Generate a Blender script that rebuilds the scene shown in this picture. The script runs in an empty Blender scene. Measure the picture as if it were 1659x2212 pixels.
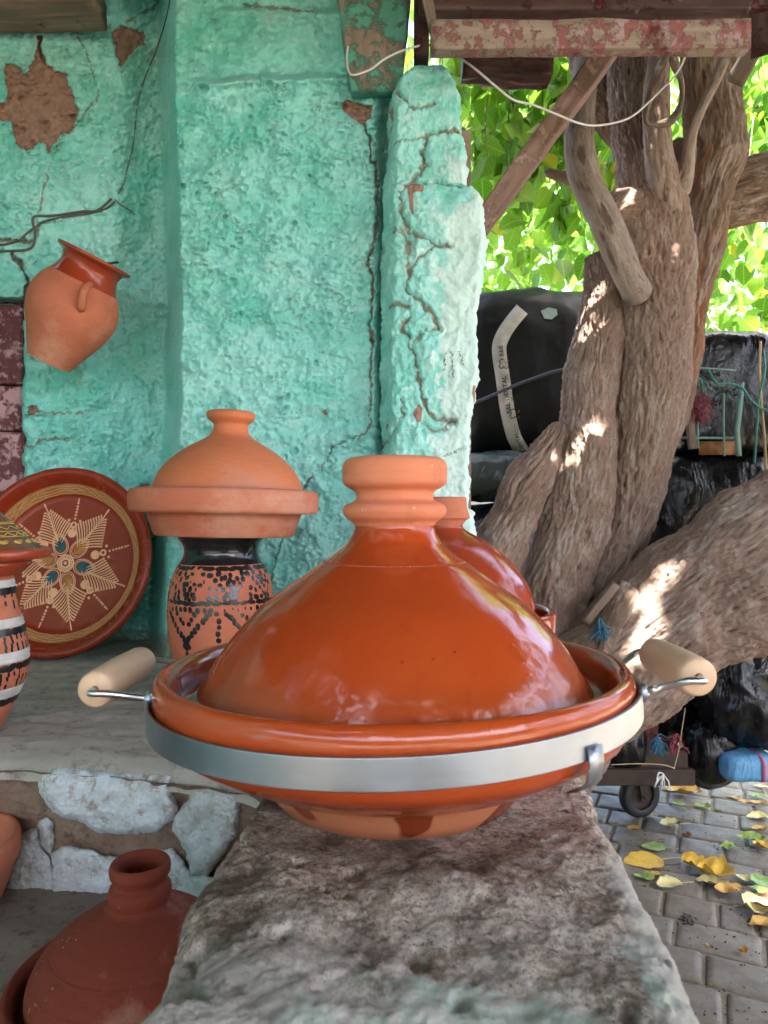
import bpy, math, random
import numpy as np
from mathutils import Vector, Matrix
from mathutils.bvhtree import BVHTree
rng = np.random.default_rng(7); random.seed(7)
sc = bpy.context.scene
# ------------------------------------------------------------------ camera, sky, sun, exposure
F, CX, CY, EYE = 1597.0, 829.5, 1106.0, 1.05
cam_d = bpy.data.cameras.new('camera'); cam = bpy.data.objects.new('camera', cam_d)
sc.collection.objects.link(cam); sc.camera = cam
cam.location = (0, 0, EYE); cam.rotation_euler = (math.radians(90), 0, 0)
cam_d.sensor_fit = 'VERTICAL'; cam_d.sensor_height = 36; cam_d.lens = F / 2212 * 36
cam_d.clip_start = 0.02; cam_d.clip_end = 500
cam_d.dof.use_dof = True; cam_d.dof.focus_distance = 0.95; cam_d.dof.aperture_fstop = 18
SUN = np.array([.25, -.40, .88]); SUN /= np.linalg.norm(SUN)
SUN_EL = math.asin(SUN[2]); SUN_AZ = math.atan2(SUN[0], SUN[1])
w = bpy.data.worlds.new('World'); sc.world = w; w.use_nodes = True
wn = w.node_tree; sky = wn.nodes.new('ShaderNodeTexSky'); sky.sky_type = 'NISHITA'; sky.sun_disc = False
sky.sun_elevation = SUN_EL; sky.sun_rotation = SUN_AZ; sky.air_density = .7; sky.dust_density = 5.0; sky.ozone_density = .5
wn.links.new(sky.outputs[0], wn.nodes['Background'].inputs[0]); wn.nodes['Background'].inputs[1].default_value = 0.15
sun_d = bpy.data.lights.new('sun', 'SUN'); sun_d.energy = 5.0; sun_d.angle = math.radians(.5); sun_d.color = (1, .96, .88)
sun = bpy.data.objects.new('sun', sun_d); sc.collection.objects.link(sun)
sun.rotation_euler = Vector(SUN).to_track_quat('Z', 'Y').to_euler(); sun.location = (0, 0, 8)
sc.view_settings.view_transform = 'Standard'; sc.view_settings.look = 'None'
sc.view_settings.gamma = 1; sc.view_settings.use_curve_mapping = False
sc.view_settings.exposure = 3.75

# ------------------------------------------------------------------ helpers
def P(px, py, Y): return np.array([(px - CX) * Y / F, Y, EYE - (py - CY) * Y / F])
def G(px, py, z=0.0):
    Y = F * (EYE - z) / (py - CY); return np.array([(px - CX) * Y / F, Y, z])
_perm = np.random.default_rng(11).permutation(512).astype(np.int64); _perm = np.concatenate([_perm, _perm])
_g = np.random.default_rng(12).normal(size=(512, 3)).astype(np.float32); _g /= np.linalg.norm(_g, axis=1)[:, None]
def perlin(p):
    p = np.asarray(p, dtype=np.float32); i = np.floor(p).astype(np.int64); f = p - i; i &= 511
    u = f * f * f * (f * (f * 6 - 15) + 10); r = []
    for dx in (0, 1):
        for dy in (0, 1):
            for dz in (0, 1):
                h = _perm[(_perm[(_perm[(i[:, 0] + dx) & 511] + i[:, 1] + dy) & 511] + i[:, 2] + dz) & 511]
                d = f - np.array([dx, dy, dz], dtype=np.float32)
                r.append((_g[h] * d).sum(1))
    ux, uy, uz = u[:, 0], u[:, 1], u[:, 2]
    a = r[0] + (r[4] - r[0]) * ux; b = r[1] + (r[5] - r[1]) * ux; c = r[2] + (r[6] - r[2]) * ux; d = r[3] + (r[7] - r[3]) * ux
    e = a + (c - a) * uy; g = b + (d - b) * uy
    return (e + (g - e) * uz) * 1.6
def fbm(p, f, o=4, seed=0., gain=.5):
    p = np.asarray(p, dtype=np.float32); s = 0; a = 1.; t = 0
    for k in range(o):
        s = s + a * perlin(p * f + seed + k * 17.3); t += a; a *= gain; f *= 2.03
    return s / t
def ridged(p, f, o=3, seed=0.):
    s = 0; a = 1.; t = 0
    for k in range(o):
        s = s + a * (1 - np.abs(perlin(np.asarray(p, dtype=np.float32) * f + seed + k * 9.1)) * 2); t += a; a *= .5; f *= 2.1
    return s / t
def ss(a, b, x):
    t = np.clip((x - a) / (b - a), 0, 1); return t * t * (3 - 2 * t)
def dpoly(x, y, pts, closed=False):
    d = np.full(x.shape, 1e9); n = len(pts)
    for k in range(n if closed else n - 1):
        ax, ay = pts[k]; bx, by = pts[(k + 1) % n]; vx, vy = bx - ax, by - ay
        t = np.clip(((x - ax) * vx + (y - ay) * vy) / (vx * vx + vy * vy + 1e-9), 0, 1)
        d = np.minimum(d, np.hypot(x - ax - t * vx, y - ay - t * vy))
    return d
def inside(x, y, pts):
    r = np.zeros(x.shape, bool); n = len(pts)
    for k in range(n):
        ax, ay = pts[k]; bx, by = pts[(k + 1) % n]
        if ay == by: continue
        r ^= ((ay > y) != (by > y)) & (x < (bx - ax) * (y - ay) / (by - ay) + ax)
    return r
def spline(pts, n):
    p = np.asarray(pts, float); p = np.vstack([2 * p[0] - p[1], p, 2 * p[-1] - p[-2]]); m = len(p) - 3
    t = np.linspace(0, m - 1e-6, n); k = t.astype(int); f = (t - k)[:, None]
    a, b, c, d = p[k], p[k + 1], p[k + 2], p[k + 3]
    return .5 * (2 * b + (c - a) * f + (2 * a - 5 * b + 4 * c - d) * f ** 2 + (3 * b - a - 3 * c + d) * f ** 3)

def props(o, label=None, cat=None, group=None, kind=None):
    if label: o['label'] = label
    if cat: o['category'] = cat
    if group: o['group'] = group
    if kind: o['kind'] = kind
    return o
def off(parent):
    v = Vector((0, 0, 0))
    while parent is not None: v += parent.location; parent = parent.parent
    return np.array(v)
def mesh(name, V, Fc, m, smooth=True, attrs=None, mats=None, midx=None):
    me = bpy.data.meshes.new(name); V = np.asarray(V, dtype=np.float32)
    if isinstance(Fc, np.ndarray) and Fc.ndim == 2:
        nf, k = Fc.shape; me.vertices.add(len(V)); me.vertices.foreach_set('co', V.ravel())
        me.loops.add(nf * k); me.loops.foreach_set('vertex_index', Fc.ravel().astype(np.int32))
        me.polygons.add(nf); me.polygons.foreach_set('loop_start', np.arange(0, nf * k, k, dtype=np.int32))
        me.update(calc_edges=True)
    else:
        me.from_pydata(V.tolist(), [], [list(map(int, f)) for f in Fc]); me.update()
    for mm in (mats or ([m] if m else [])): me.materials.append(mm)
    if midx is not None: me.polygons.foreach_set('material_index', np.asarray(midx, dtype=np.int32))
    me.polygons.foreach_set('use_smooth', np.full(len(me.polygons), bool(smooth)))
    for k, a in (attrs or {}).items():
        a = np.asarray(a, dtype=np.float32)
        if a.ndim == 2: at = me.attributes.new(k, 'FLOAT_VECTOR', 'POINT'); at.data.foreach_set('vector', a.ravel())
        else: at = me.attributes.new(k, 'FLOAT', 'POINT'); at.data.foreach_set('value', a)
    me.validate()
    return me
def ob(name, me, parent=None, loc=(0, 0, 0), rot=None, **kw):
    o = bpy.data.objects.new(name, me); sc.collection.objects.link(o); o.location = loc
    if rot is not None: o.rotation_euler = rot
    if parent is not None: o.parent = parent
    return props(o, **kw)
def mk(name, V, Fc, m, parent=None, smooth=True, attrs=None, **kw):      # V in world coordinates (parents are unrotated)
    V = np.asarray(V, float)
    if parent is not None: return ob(name, mesh(name, V - off(parent), Fc, m, smooth, attrs), parent, **kw)
    c = np.array([(V[:, 0].min() + V[:, 0].max()) / 2, (V[:, 1].min() + V[:, 1].max()) / 2, V[:, 2].min()])
    return ob(name, mesh(name, V - c, Fc, m, smooth, attrs), None, loc=tuple(c), **kw)
def thing(name, loc, label, cat, group=None, rot=None, kind=None):
    return ob(name, None, None, loc=tuple(loc), rot=rot, label=label, cat=cat, group=group, kind=kind)
def gridf(nu, nv, wrapu=False):                                         # index = u*nv + v
    u = np.arange(nu if wrapu else nu - 1)[:, None]; v = np.arange(nv - 1)[None, :]; u2 = (u + 1) % nu
    return np.stack([u * nv + v, u2 * nv + v, u2 * nv + v + 1, u * nv + v + 1], -1).reshape(-1, 4)
def lathe(prof, n=96, wob=0, seed=0):
    prof = np.asarray(prof, float); th = np.linspace(0, 2 * math.pi, n, endpoint=False)
    r = prof[:, 0]; V = np.stack([np.outer(np.cos(th), r), np.outer(np.sin(th), r), np.outer(np.ones(n), prof[:, 1])], -1).reshape(-1, 3)
    if wob:
        k = fbm(V, 14, 2, seed) * wob; rr = np.hypot(V[:, 0], V[:, 1]) + 1e-6
        V[:, 0] *= 1 + k / rr * np.minimum(1, rr * 30); V[:, 1] *= 1 + k / rr * np.minimum(1, rr * 30); V[:, 2] += fbm(V, 9, 2, seed + 5) * wob * .7
    return V, gridf(n, len(prof), True)
def prof_s(pts, n=60): return spline(pts, n)
def tubev(path, rad, seg=12, cap=True, sect=None):
    path = np.asarray(path, float); n = len(path); rad = np.broadcast_to(rad, (n,)).astype(float)
    T = np.gradient(path, axis=0); T /= np.linalg.norm(T, axis=1)[:, None] + 1e-12
    u = np.cross(T[0], [0, 0, 1.]); 
    if np.linalg.norm(u) < .1: u = np.cross(T[0], [0, 1., 0])
    U = [u / np.linalg.norm(u)]
    for k in range(1, n):
        q = U[-1] - T[k] * (U[-1] @ T[k]); U.append(q / (np.linalg.norm(q) + 1e-12))
    U = np.array(U); W = np.cross(T, U); th = np.linspace(0, 2 * math.pi, seg, endpoint=False)
    V = path[:, None] + rad[:, None, None] * (np.cos(th)[None, :, None] * U[:, None] + np.sin(th)[None, :, None] * W[:, None])
    V = V.reshape(-1, 3); a = np.arange(n - 1)[:, None] * seg; b = np.arange(seg)[None]; c = (b + 1) % seg
    Fq = np.stack([a + b, a + c, a + seg + c, a + seg + b], -1).reshape(-1, 4)
    Fl = [tuple(f) for f in Fq]
    if cap: Fl += [tuple(range(seg))[::-1], tuple(range((n - 1) * seg, n * seg))]
    return V, Fl
def join(parts):
    V = []; Fl = []; o = 0
    for v, f in parts:
        V.append(np.asarray(v)); Fl += [tuple(int(i) + o for i in q) for q in f]; o += len(v)
    return np.vstack(V), Fl
def box(c, s, R=None, bev=.0):
    sx, sy, sz = [k / 2 for k in s]
    if bev <= 0:
        V = np.array([(x, y, z) for x in (-sx, sx) for y in (-sy, sy) for z in (-sz, sz)])
        Fl = [(0, 1, 3, 2), (4, 6, 7, 5), (0, 4, 5, 1), (2, 3, 7, 6), (0, 2, 6, 4), (1, 5, 7, 3)]
    else:
        b = bev; V = []; 
        for z, i in ((-sz, b), (-sz + b, 0), (sz - b, 0), (sz, b)):
            x, y = sx - i, sy - i; q = b if i == 0 else b * .7
            V += [(-x + q, -y, z), (x - q, -y, z), (x, -y + q, z), (x, y - q, z), (x - q, y, z), (-x + q, y, z), (-x, y - q, z), (-x, -y + q, z)]
        V = np.array(V); Fl = [tuple(range(8))[::-1], tuple(range(24, 32))]
        for k in range(3):
            for j in range(8): Fl.append((k * 8 + j, k * 8 + (j + 1) % 8, k * 8 + 8 + (j + 1) % 8, k * 8 + 8 + j))
    if R is not None: V = V @ np.array(R).T
    return V + np.asarray(c, float), Fl
def extr(poly, y0, y1):                                                  # polygon in (x,z) world, extruded along y
    n = len(poly); V = np.array([(x, y0, z) for x, z in poly] + [(x, y1, z) for x, z in poly])
    return V, [tuple(range(n)), tuple(range(n, 2 * n))[::-1]] + [(k, (k + 1) % n, n + (k + 1) % n, n + k)[::-1] for k in range(n)]
def slabdisp(V0, V1, ny, nx, nd, disp, seed):                            # timber: displaced rounded box, from end V0 to V1, half sizes
    pass

# ------------------------------------------------------------------ materials
class M_:
    def __init__(s, name):
        s.m = bpy.data.materials.new(name); s.m.use_nodes = True; s.nt = s.m.node_tree
        s.b = s.nt.nodes['Principled BSDF']; s.out = s.nt.nodes['Material Output']; s.tc = s.nt.nodes.new('ShaderNodeTexCoord')
    def n(s, t, op=None, **kw):
        x = s.nt.nodes.new(t)
        if op: 
            try: x.operation = op
            except Exception: x.blend_type = op
        for k, v in kw.items():
            k = int(k[1:]) if k[0] == '_' and k[1:].isdigit() else k
            s.set(x.inputs[k], v)
        return x
    def set(s, inp, v):
        if isinstance(v, bpy.types.NodeSocket): s.nt.links.new(v, inp)
        elif isinstance(v, (tuple, list)) and len(v) == 3 and inp.type == 'RGBA': inp.default_value = (*v, 1)
        else: inp.default_value = v
    def obj(s): return s.tc.outputs['Object']
    def attr(s, nm):
        a = s.nt.nodes.new('ShaderNodeAttribute'); a.attribute_name = nm; return a
    def noise(s, scale, det=6, rough=.6, vec=None, dist=0):
        x = s.n('ShaderNodeTexNoise', Scale=scale, Detail=det, Roughness=rough, Distortion=dist); s.set(x.inputs['Vector'], vec or s.obj()); return x.outputs['Fac']
    def vor(s, scale, vec=None, feat='F1', rand=1):
        x = s.nt.nodes.new('ShaderNodeTexVoronoi'); x.feature = feat; x.inputs['Scale'].default_value = scale; s.set(x.inputs['Vector'], vec or s.obj()); return x
    def mp(s, vec=None, sc_=(1, 1, 1), rot=(0, 0, 0)):
        x = s.n('ShaderNodeMapping', Scale=sc_, Rotation=rot); s.set(x.inputs['Vector'], vec or s.obj()); return x.outputs[0]
    def ramp(s, v, stops, interp='LINEAR'):
        x = s.nt.nodes.new('ShaderNodeValToRGB'); cr = x.color_ramp; cr.interpolation = interp
        while len(cr.elements) < len(stops): cr.elements.new(.5)
        for e, (p, c) in zip(cr.elements, stops):
            e.position = p; e.color = (*(c if isinstance(c, (tuple, list)) else (c, c, c)), 1)
        s.set(x.inputs[0], v); return x.outputs[0]
    def mix(s, f, a, b, bl='MIX'):
        x = s.nt.nodes.new('ShaderNodeMix'); x.data_type = 'RGBA'; x.blend_type = bl
        s.set(x.inputs[0], f); s.set(x.inputs[6], a); s.set(x.inputs[7], b); return x.outputs[2]
    def math(s, op, a, b=0., c=0.):
        x = s.nt.nodes.new('ShaderNodeMath'); x.operation = op; s.set(x.inputs[0], a); s.set(x.inputs[1], b); s.set(x.inputs[2], c); return x.outputs[0]
    def bump(s, h, st=.3, d=.002, prev=None):
        x = s.n('ShaderNodeBump', Strength=st, Distance=d, Height=h)
        if prev is not None: s.set(x.inputs['Normal'], prev)
        return x.outputs[0]
    def go(s, color=None, rough=None, normal=None, metal=None, spec=None, coat=None, coatr=None):
        for k, v in (('Base Color', color), ('Roughness', rough), ('Normal', normal), ('Metallic', metal), ('Specular IOR Level', spec), ('Coat Weight', coat), ('Coat Roughness', coatr)):
            if v is not None: s.set(s.b.inputs[k], v)
        return s.m

def m_clay(name, c1, c2, c3=None, rough=.8, sc_=8., dust=(.55, .38, .28)):
    s = M_(name); a = s.noise(sc_, 5, .6); b = s.noise(120, 4, .7); st = s.noise(30, 4, .6, s.mp(None, (1, 1, 7)))
    col = s.mix(s.ramp(a, [(.35, 0.), (.65, 1.)]), c1, c2)
    col = s.mix(s.ramp(st, [(.45, 0.), (.8, .5)]), col, tuple(k * .82 for k in c1))
    sp = s.vor(160); col = s.mix(s.math('MULTIPLY', s.ramp(sp.outputs['Distance'], [(.10, 1.), (.17, 0.)]), s.ramp(s.noise(25), [(.55, 0.), (.62, .8)])), col, dust)
    col = s.mix(s.ramp(s.noise(5, 6, .7), [(.52, 0.), (.70, .55)]), col, c3 or dust); col = s.mix(s.ramp(s.noise(26, 8, .8), [(.57, 0.), (.66, .5)]), col, tuple(k * .7 for k in c1))
    n = s.bump(b, .35, .0012); n = s.bump(st, .35, .0018, n); n = s.bump(s.noise(70, 2, .5, s.mp(None, (.02, .02, 1.6))), .3, .0008, n)
    return s.go(col, rough, n, spec=.3)
def m_glaze(name, c1, c2, c3, rough=.08, wave=.35):
    s = M_(name); a = s.noise(7, 5, .6); f = s.noise(42, 6, .65)
    col = s.mix(s.ramp(a, [(.35, 0.), (.7, 1.)]), c1, c2)
    col = s.mix(s.ramp(f, [(.56, 0.), (.72, .7)]), col, c3)
    pin = s.vor(70); pm = s.math('MULTIPLY', s.ramp(pin.outputs['Distance'], [(.05, 1.), (.10, 0.)]), s.ramp(s.noise(12), [(.52, 0.), (.58, 1.)]))
    col = s.mix(s.math('MULTIPLY', pm, .7), col, tuple(k * .3 for k in c1))
    dust = s.noise(16, 8, .75); r = s.ramp(dust, [(.45, rough), (.8, rough + .22)])
    n = s.bump(s.noise(20, 3, .5), wave, .004); n = s.bump(s.noise(90, 3), .1, .0006, n); n = s.bump(s.noise(34, 2, .5, s.mp(None, (.4, .4, 3.))), .14, .0012, n); n = s.bump(pm, .5, .0006, n)
    return s.go(col, r, n, spec=.28 if name == 'plate_glaze' else .5)

TERRA = m_clay('terracotta_bisque', (.43, .125, .066), (.50, .165, .09))
TERRA_DULL = m_clay('terracotta_brown', (.155, .028, .014), (.20, .038, .018), rough=.85, sc_=5)
KNOB = m_clay('terracotta_knob', (.56, .175, .088), (.62, .215, .11), rough=.75)
GLAZE = m_glaze('orange_glaze', (.33, .044, .009), (.37, .060, .012), (.27, .034, .008))
GLAZE2 = m_glaze('red_glaze', (.27, .038, .014), (.32, .050, .018), (.21, .03, .012), .12)
GLAZE3 = m_glaze('plate_glaze', (.21, .020, .007), (.26, .030, .010), (.18, .018, .007), .2, .15)

def m_glaze_drip():
    s = M_('glaze_over_bisque'); s_ = s.nt
    a = s.noise(5, 4); base = s.mix(s.ramp(a, [(.4, 0.), (.6, 1.)]), (.48, .14, .055), (.54, .18, .078))
    gl = s.mix(s.ramp(s.noise(9), [(.4, 0.), (.6, 1.)]), (.30, .05, .013), (.25, .04, .010))
    m = s.ramp(s.noise(20, 2, .4, s.mp(None, (1, 1, .25))), [(.50, 0.), (.52, 1.)])
    return s.go(s.mix(m, base, gl), s.ramp(m, [(0, .75), (1, .22)]), s.bump(m, .3, .001), spec=.4)
DRIP = m_glaze_drip()

def m_metal(name, c, r0, r1, sc_=30):
    s = M_(name); a = s.noise(sc_, 6, .6); v = s.vor(55); 
    c_ = s.mix(s.ramp(a, [(.3, 0.), (.7, 1.)]), tuple(k * .8 for k in c), c)
    c_ = s.mix(s.ramp(v.outputs['Color'], [(0, 0.), (1, .35)]), c_, tuple(k * .7 for k in c))
    c_ = s.mix(s.ramp(s.noise(9, 6, .7), [(.50, 0.), (.66, .7)]), c_, (.34, .33, .33)); c_ = s.mix(s.ramp(s.noise(3.5, 4, .6), [(.45, 0.), (.6, .4)]), c_, tuple(k * .65 for k in c))
    scr = s.noise(260, 3, .6, s.mp(None, (.05, .05, 1)))
    return s.go(c_, s.ramp(s.noise(14, 5), [(.3, r0), (.7, r1)]), s.bump(scr, .12, .0004, s.bump(s.noise(22, 2), .25, .002)), metal=1.)
STEEL = m_metal('galvanised_steel', (.40, .44, .51), .30, .50)
ROD = m_metal('bright_steel_rod', (.75, .76, .78), .2, .36)

def m_wood(name, c1, c2, grain=(60, 60, 3), rough=.7, bump=.3, paint=None, pamt=.5, psc=14, flake=(.9, .9, .9), dirtc=(.02, .012, .008)):
    s = M_(name); v = s.mp(None, grain); a = s.noise(1, 7, .6, v, .6)
    col = s.mix(s.ramp(a, [(.3, 0.), (.7, 1.)]), c1, c2); h = a
    col = s.mix(s.ramp(s.noise(1, 3, .5, s.mp(None, tuple(g * .3 for g in grain)), 1.), [(.55, 0.), (.75, .6)]), col, tuple(k * .6 for k in c1))
    if paint:
        pm = s.ramp(s.noise(psc, 9, .72), [(pamt - .02, 0.), (pamt + .03, 1.)]); pm2 = s.ramp(s.noise(psc * .6, 8, .7, s.mp(None, (1, 1, 1.7))), [(pamt + .04, 0.), (pamt + .1, 1.)])
        col = s.mix(pm, col, paint[0]); col = s.mix(pm2, col, paint[1] if len(paint) > 1 else paint[0])
        if len(paint) > 2: col = s.mix(s.ramp(s.noise(psc * .35, 6, .7), [(.53, 0.), (.62, .9)]), col, paint[2])
        h = s.math('ADD', s.math('MULTIPLY', a, .5), pm)
    ds = s.ramp(s.noise(psc * 1.6, 9, .8), [(.58, 0.), (.66, .85)]); col = s.mix(ds, col, dirtc)
    return s.go(col, rough, s.bump(h, bump, .003), spec=.25)
PALEWOOD = m_wood('pale_turned_wood', (.50, .32, .20), (.66, .46, .31), (40, 40, 7), .55, .06, dirtc=(.5, .33, .18))
WOOD_GREY = m_wood('weathered_wood', (.12, .085, .062), (.24, .18, .14), (70, 70, 5), .85, .6)
WOOD_BROWN = m_wood('brown_strut_wood', (.14, .08, .06), (.26, .17, .135), (50, 50, 5), .8, .7, paint=[(.32, .21, .18)], pamt=.56, psc=22)
WOOD_PINK = m_wood('pink_painted_wood', (.22, .15, .12), (.34, .25, .20), (3, 60, 60), .75, .5, paint=[(.52, .20, .20), (.50, .26, .27), (.28, .022, .014)], pamt=.47, psc=13)
WOOD_DARK = m_wood('dark_soffit_wood', (.03, .012, .012), (.07, .03, .028), (4, 50, 50), .6, .8, paint=[(.07, .012, .012), (.34, .24, .28)], pamt=.54, psc=16)
WOOD_MAROON = m_wood('maroon_flaking_wood', (.10, .025, .03), (.16, .045, .05), (40, 40, 6), .6, .7, paint=[(.50, .27, .29), (.44, .24, .26)], pamt=.50, psc=26)
WOOD_GREEN = m_wood('green_painted_wood', (.17, .13, .10), (.30, .24, .19), (55, 55, 3), .8, .9, paint=[(.10, .32, .24), (.13, .38, .29)], pamt=.47, psc=9)

def m_plaster(name):
    s = M_(name); chip = s.attr('chip').outputs['Fac']; dirt = s.attr('dirt').outputs['Fac']; pale = s.attr('pale').outputs['Fac']; tone = s.attr('tone').outputs['Fac']
    col = s.mix(s.ramp(tone, [(.25, 0.), (.75, 1.)]), (.115, .50, .415), (.26, .65, .60))
    col = s.mix(s.ramp(s.noise(9, 7, .65), [(.42, 0.), (.7, .6)]), col, (.15, .55, .45))
    col = s.mix(s.ramp(s.noise(5, 8, .7), [(.5, 0.), (.75, .45)]), col, (.44, .70, .64))
    col = s.mix(s.ramp(s.noise(2.2, 7, .65), [(.45, 0.), (.62, .55)]), col, (.42, .70, .67)); col = s.mix(s.ramp(s.noise(30, 6, .7, s.mp(None, (.25, 1, 1.6), (0, .5, 0))), [(.52, 0.), (.66, .5)]), col, (.42, .68, .65)); col = s.mix(s.ramp(s.noise(14, 7, .75, s.mp(None, (1, 1, .35))), [(.56, 0.), (.68, .55)]), col, (.09, .42, .36))
    pm = s.ramp(s.math('ADD', pale, s.math('MULTIPLY', s.math('SUBTRACT', s.noise(60, 6, .75), .5), .9)), [(.45, 0.), (.62, 1.)])
    col = s.mix(s.math('MULTIPLY', pm, .8), col, (.60, .74, .70))
    dm = s.ramp(s.math('ADD', dirt, s.math('MULTIPLY', s.math('SUBTRACT', s.noise(55, 6, .8), .5), .9)), [(.45, 0.), (.78, .85)])
    col = s.mix(dm, col, (.24, .17, .12))
    fl = s.ramp(s.noise(85, 5, .8), [(.625, 0.), (.655, .9)]); col = s.mix(fl, col, (.66, .62, .56))
    bk = s.ramp(s.noise(38, 7, .85), [(.735, 0.), (.76, .9)]); col = s.mix(bk, col, (.05, .04, .03))
    mud = s.mix(s.noise(30, 7, .7), (.23, .13, .095), (.36, .22, .17))
    cm = s.ramp(s.math('ADD', chip, s.math('MULTIPLY', s.math('SUBTRACT', s.noise(35, 6, .7), .5), .5)), [(.48, 0.), (.53, 1.)])
    col = s.mix(cm, col, mud)
    pit = s.vor(45); h = s.math('ADD', s.noise(55, 8, .7), s.math('MULTIPLY', s.ramp(pit.outputs['Distance'], [(.12, 0.), (.3, 1.)]), .35))
    h = s.math('SUBTRACT', h, s.math('MULTIPLY', cm, .6))
    r = s.ramp(s.noise(20, 4), [(.3, .42), (.7, .62)]); r = s.mix(cm, r, (.9, .9, .9))
    return s.go(col, r, s.bump(h, .8, .0045), spec=.35)
PLASTER = m_plaster('mint_green_plaster')

def m_noisecol(name, cols, sc_=10, rough=.85, bump=.4, d=.003, sc2=60, mp=None):
    s = M_(name); v = s.mp(None, mp) if mp else s.obj(); a = s.noise(sc_, 9, .72, v); b = s.noise(sc2, 8, .75, v)
    n_ = len(cols); col = s.ramp(a, [(.3 + .4 * k / max(1, n_ - 1), c) for k, c in enumerate(cols)])
    col = s.mix(s.ramp(b, [(.52, 0.), (.66, .75)]), col, tuple(k * .5 for k in cols[0]))
    return s.go(col, rough, s.bump(b, bump, d, s.bump(a, bump * .6, d * 2)), spec=.25)
CONCRETE = m_noisecol('worn_grey_concrete', [(.25, .225, .19), (.36, .325, .28), (.42, .385, .33)], 6, .75, .3, .003, 40)
MUD = m_noisecol('mud_mortar', [(.16, .10, .07), (.25, .17, .12), (.30, .21, .155)], 14, .95, .8, .006, 50)
DIRTF = m_noisecol('dusty_step_floor', [(.12, .10, .08), (.20, .17, .14), (.25, .22, .18)], 7, .9, .5, .004, 45)
def m_white():
    s = M_('whitewashed_stone'); a = s.noise(9, 9, .75); b = s.noise(45, 7, .75)
    col = s.mix(s.ramp(a, [(.4, 0.), (.55, 1.)]), (.42, .42, .40), (.56, .60, .62)); col = s.mix(s.ramp(b, [(.53, 0.), (.62, .8)]), col, (.30, .23, .18))
    col = s.mix(s.ramp(s.noise(4, 5, .6), [(.52, 0.), (.66, .7)]), col, (.38, .52, .60))
    return s.go(col, .85, s.bump(b, .5, .003), spec=.25)
WHITESTONE = m_white()
def m_stone():
    s = M_('brown_conglomerate_stone'); a = s.noise(14, 10, .75); b = s.noise(75, 8, .8); c = s.noise(34, 8, .75, None, .3)
    col = s.ramp(a, [(.28, (.15, .095, .065)), (.43, (.40, .28, .21)), (.55, (.58, .46, .37)), (.72, (.70, .60, .52))])
    col = s.mix(s.ramp(b, [(.50, 0.), (.58, .85)]), col, (.07, .042, .028))
    col = s.mix(s.ramp(c, [(.52, 0.), (.60, .8)]), col, (.62, .53, .47))
    cv = s.nt.nodes.new('ShaderNodeVectorMath'); cv.operation = 'ADD'; nz_ = s.n('ShaderNodeTexNoise', Scale=60., Detail=4.); s.set(nz_.inputs['Vector'], s.obj()); sc2 = s.nt.nodes.new('ShaderNodeVectorMath'); sc2.operation = 'SCALE'; s.set(sc2.inputs[0], nz_.outputs['Color']); sc2.inputs['Scale'].default_value = .005; s.set(cv.inputs[0], s.obj()); s.set(cv.inputs[1], sc2.outputs[0])
    vc = s.vor(380, cv.outputs[0]); vr = s.n('ShaderNodeSeparateXYZ', Vector=vc.outputs['Color']).outputs['X']; col = s.mix(.38, col, s.ramp(vr, [(.0, (.04, .024, .018)), (.25, (.22, .145, .10)), (.5, (.52, .40, .31)), (.8, (.72, .60, .50)), (1., (.86, .78, .68))]))
    col = s.mix(s.ramp(s.noise(11, 7, .7), [(.46, 0.), (.58, .85)]), col, (.10, .062, .045)); col = s.mix(s.ramp(s.noise(19, 8, .75, s.mp(None, (1, 1, 1), (1, 0, 2))), [(.53, 0.), (.60, .8)]), col, (.72, .62, .53)); gm_ = s.vor(520); col = s.mix(s.ramp(gm_.outputs['Distance'], [(.18, .8), (.32, 0.)]), col, (.06, .04, .03))
    y = s.n('ShaderNodeSeparateXYZ', Vector=s.obj()).outputs['Y']; fr = s.ramp(s.math('MULTIPLY', y, -5.), [(.10, 0.), (.75, 1.)])
    bc = s.ramp(s.math('ADD', s.noise(17, 6, .65), s.math('MULTIPLY', fr, .10)), [(.59, 0.), (.63, 1.)])
    col = s.mix(s.math('MULTIPLY', bc, s.math('MULTIPLY', fr, .9)), col, (.20, .56, .40))
    pn = s.ramp(s.math('ADD', s.noise(8, 9, .75), s.math('MULTIPLY', fr, .12)), [(.52, 0.), (.62, 1.)]); col = s.mix(s.math('MULTIPLY', pn, s.math('MULTIPLY', fr, .9)), col, (.80, .73, .65))
    wt = s.attr('edge').outputs['Fac']; wm = s.ramp(s.math('ADD', wt, s.math('MULTIPLY', s.math('SUBTRACT', s.noise(24, 8, .75), .5), 1.2)), [(.5, 0.), (.9, .8)])
    col = s.mix(wm, col, (.62, .60, .54))
    bd = s.ramp(s.noise(21, 4, .6, s.mp(None, (1, 1, 1), (.3, .4, 1))), [(.68, 0.), (.72, .9)]); col = s.mix(bd, col, (.02, .02, .025))
    return s.go(col, .85, s.bump(b, 1., .004, s.bump(c, .9, .006, s.bump(vc.outputs['Distance'], .6, .003))), spec=.3)
STONE = m_stone()
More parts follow.
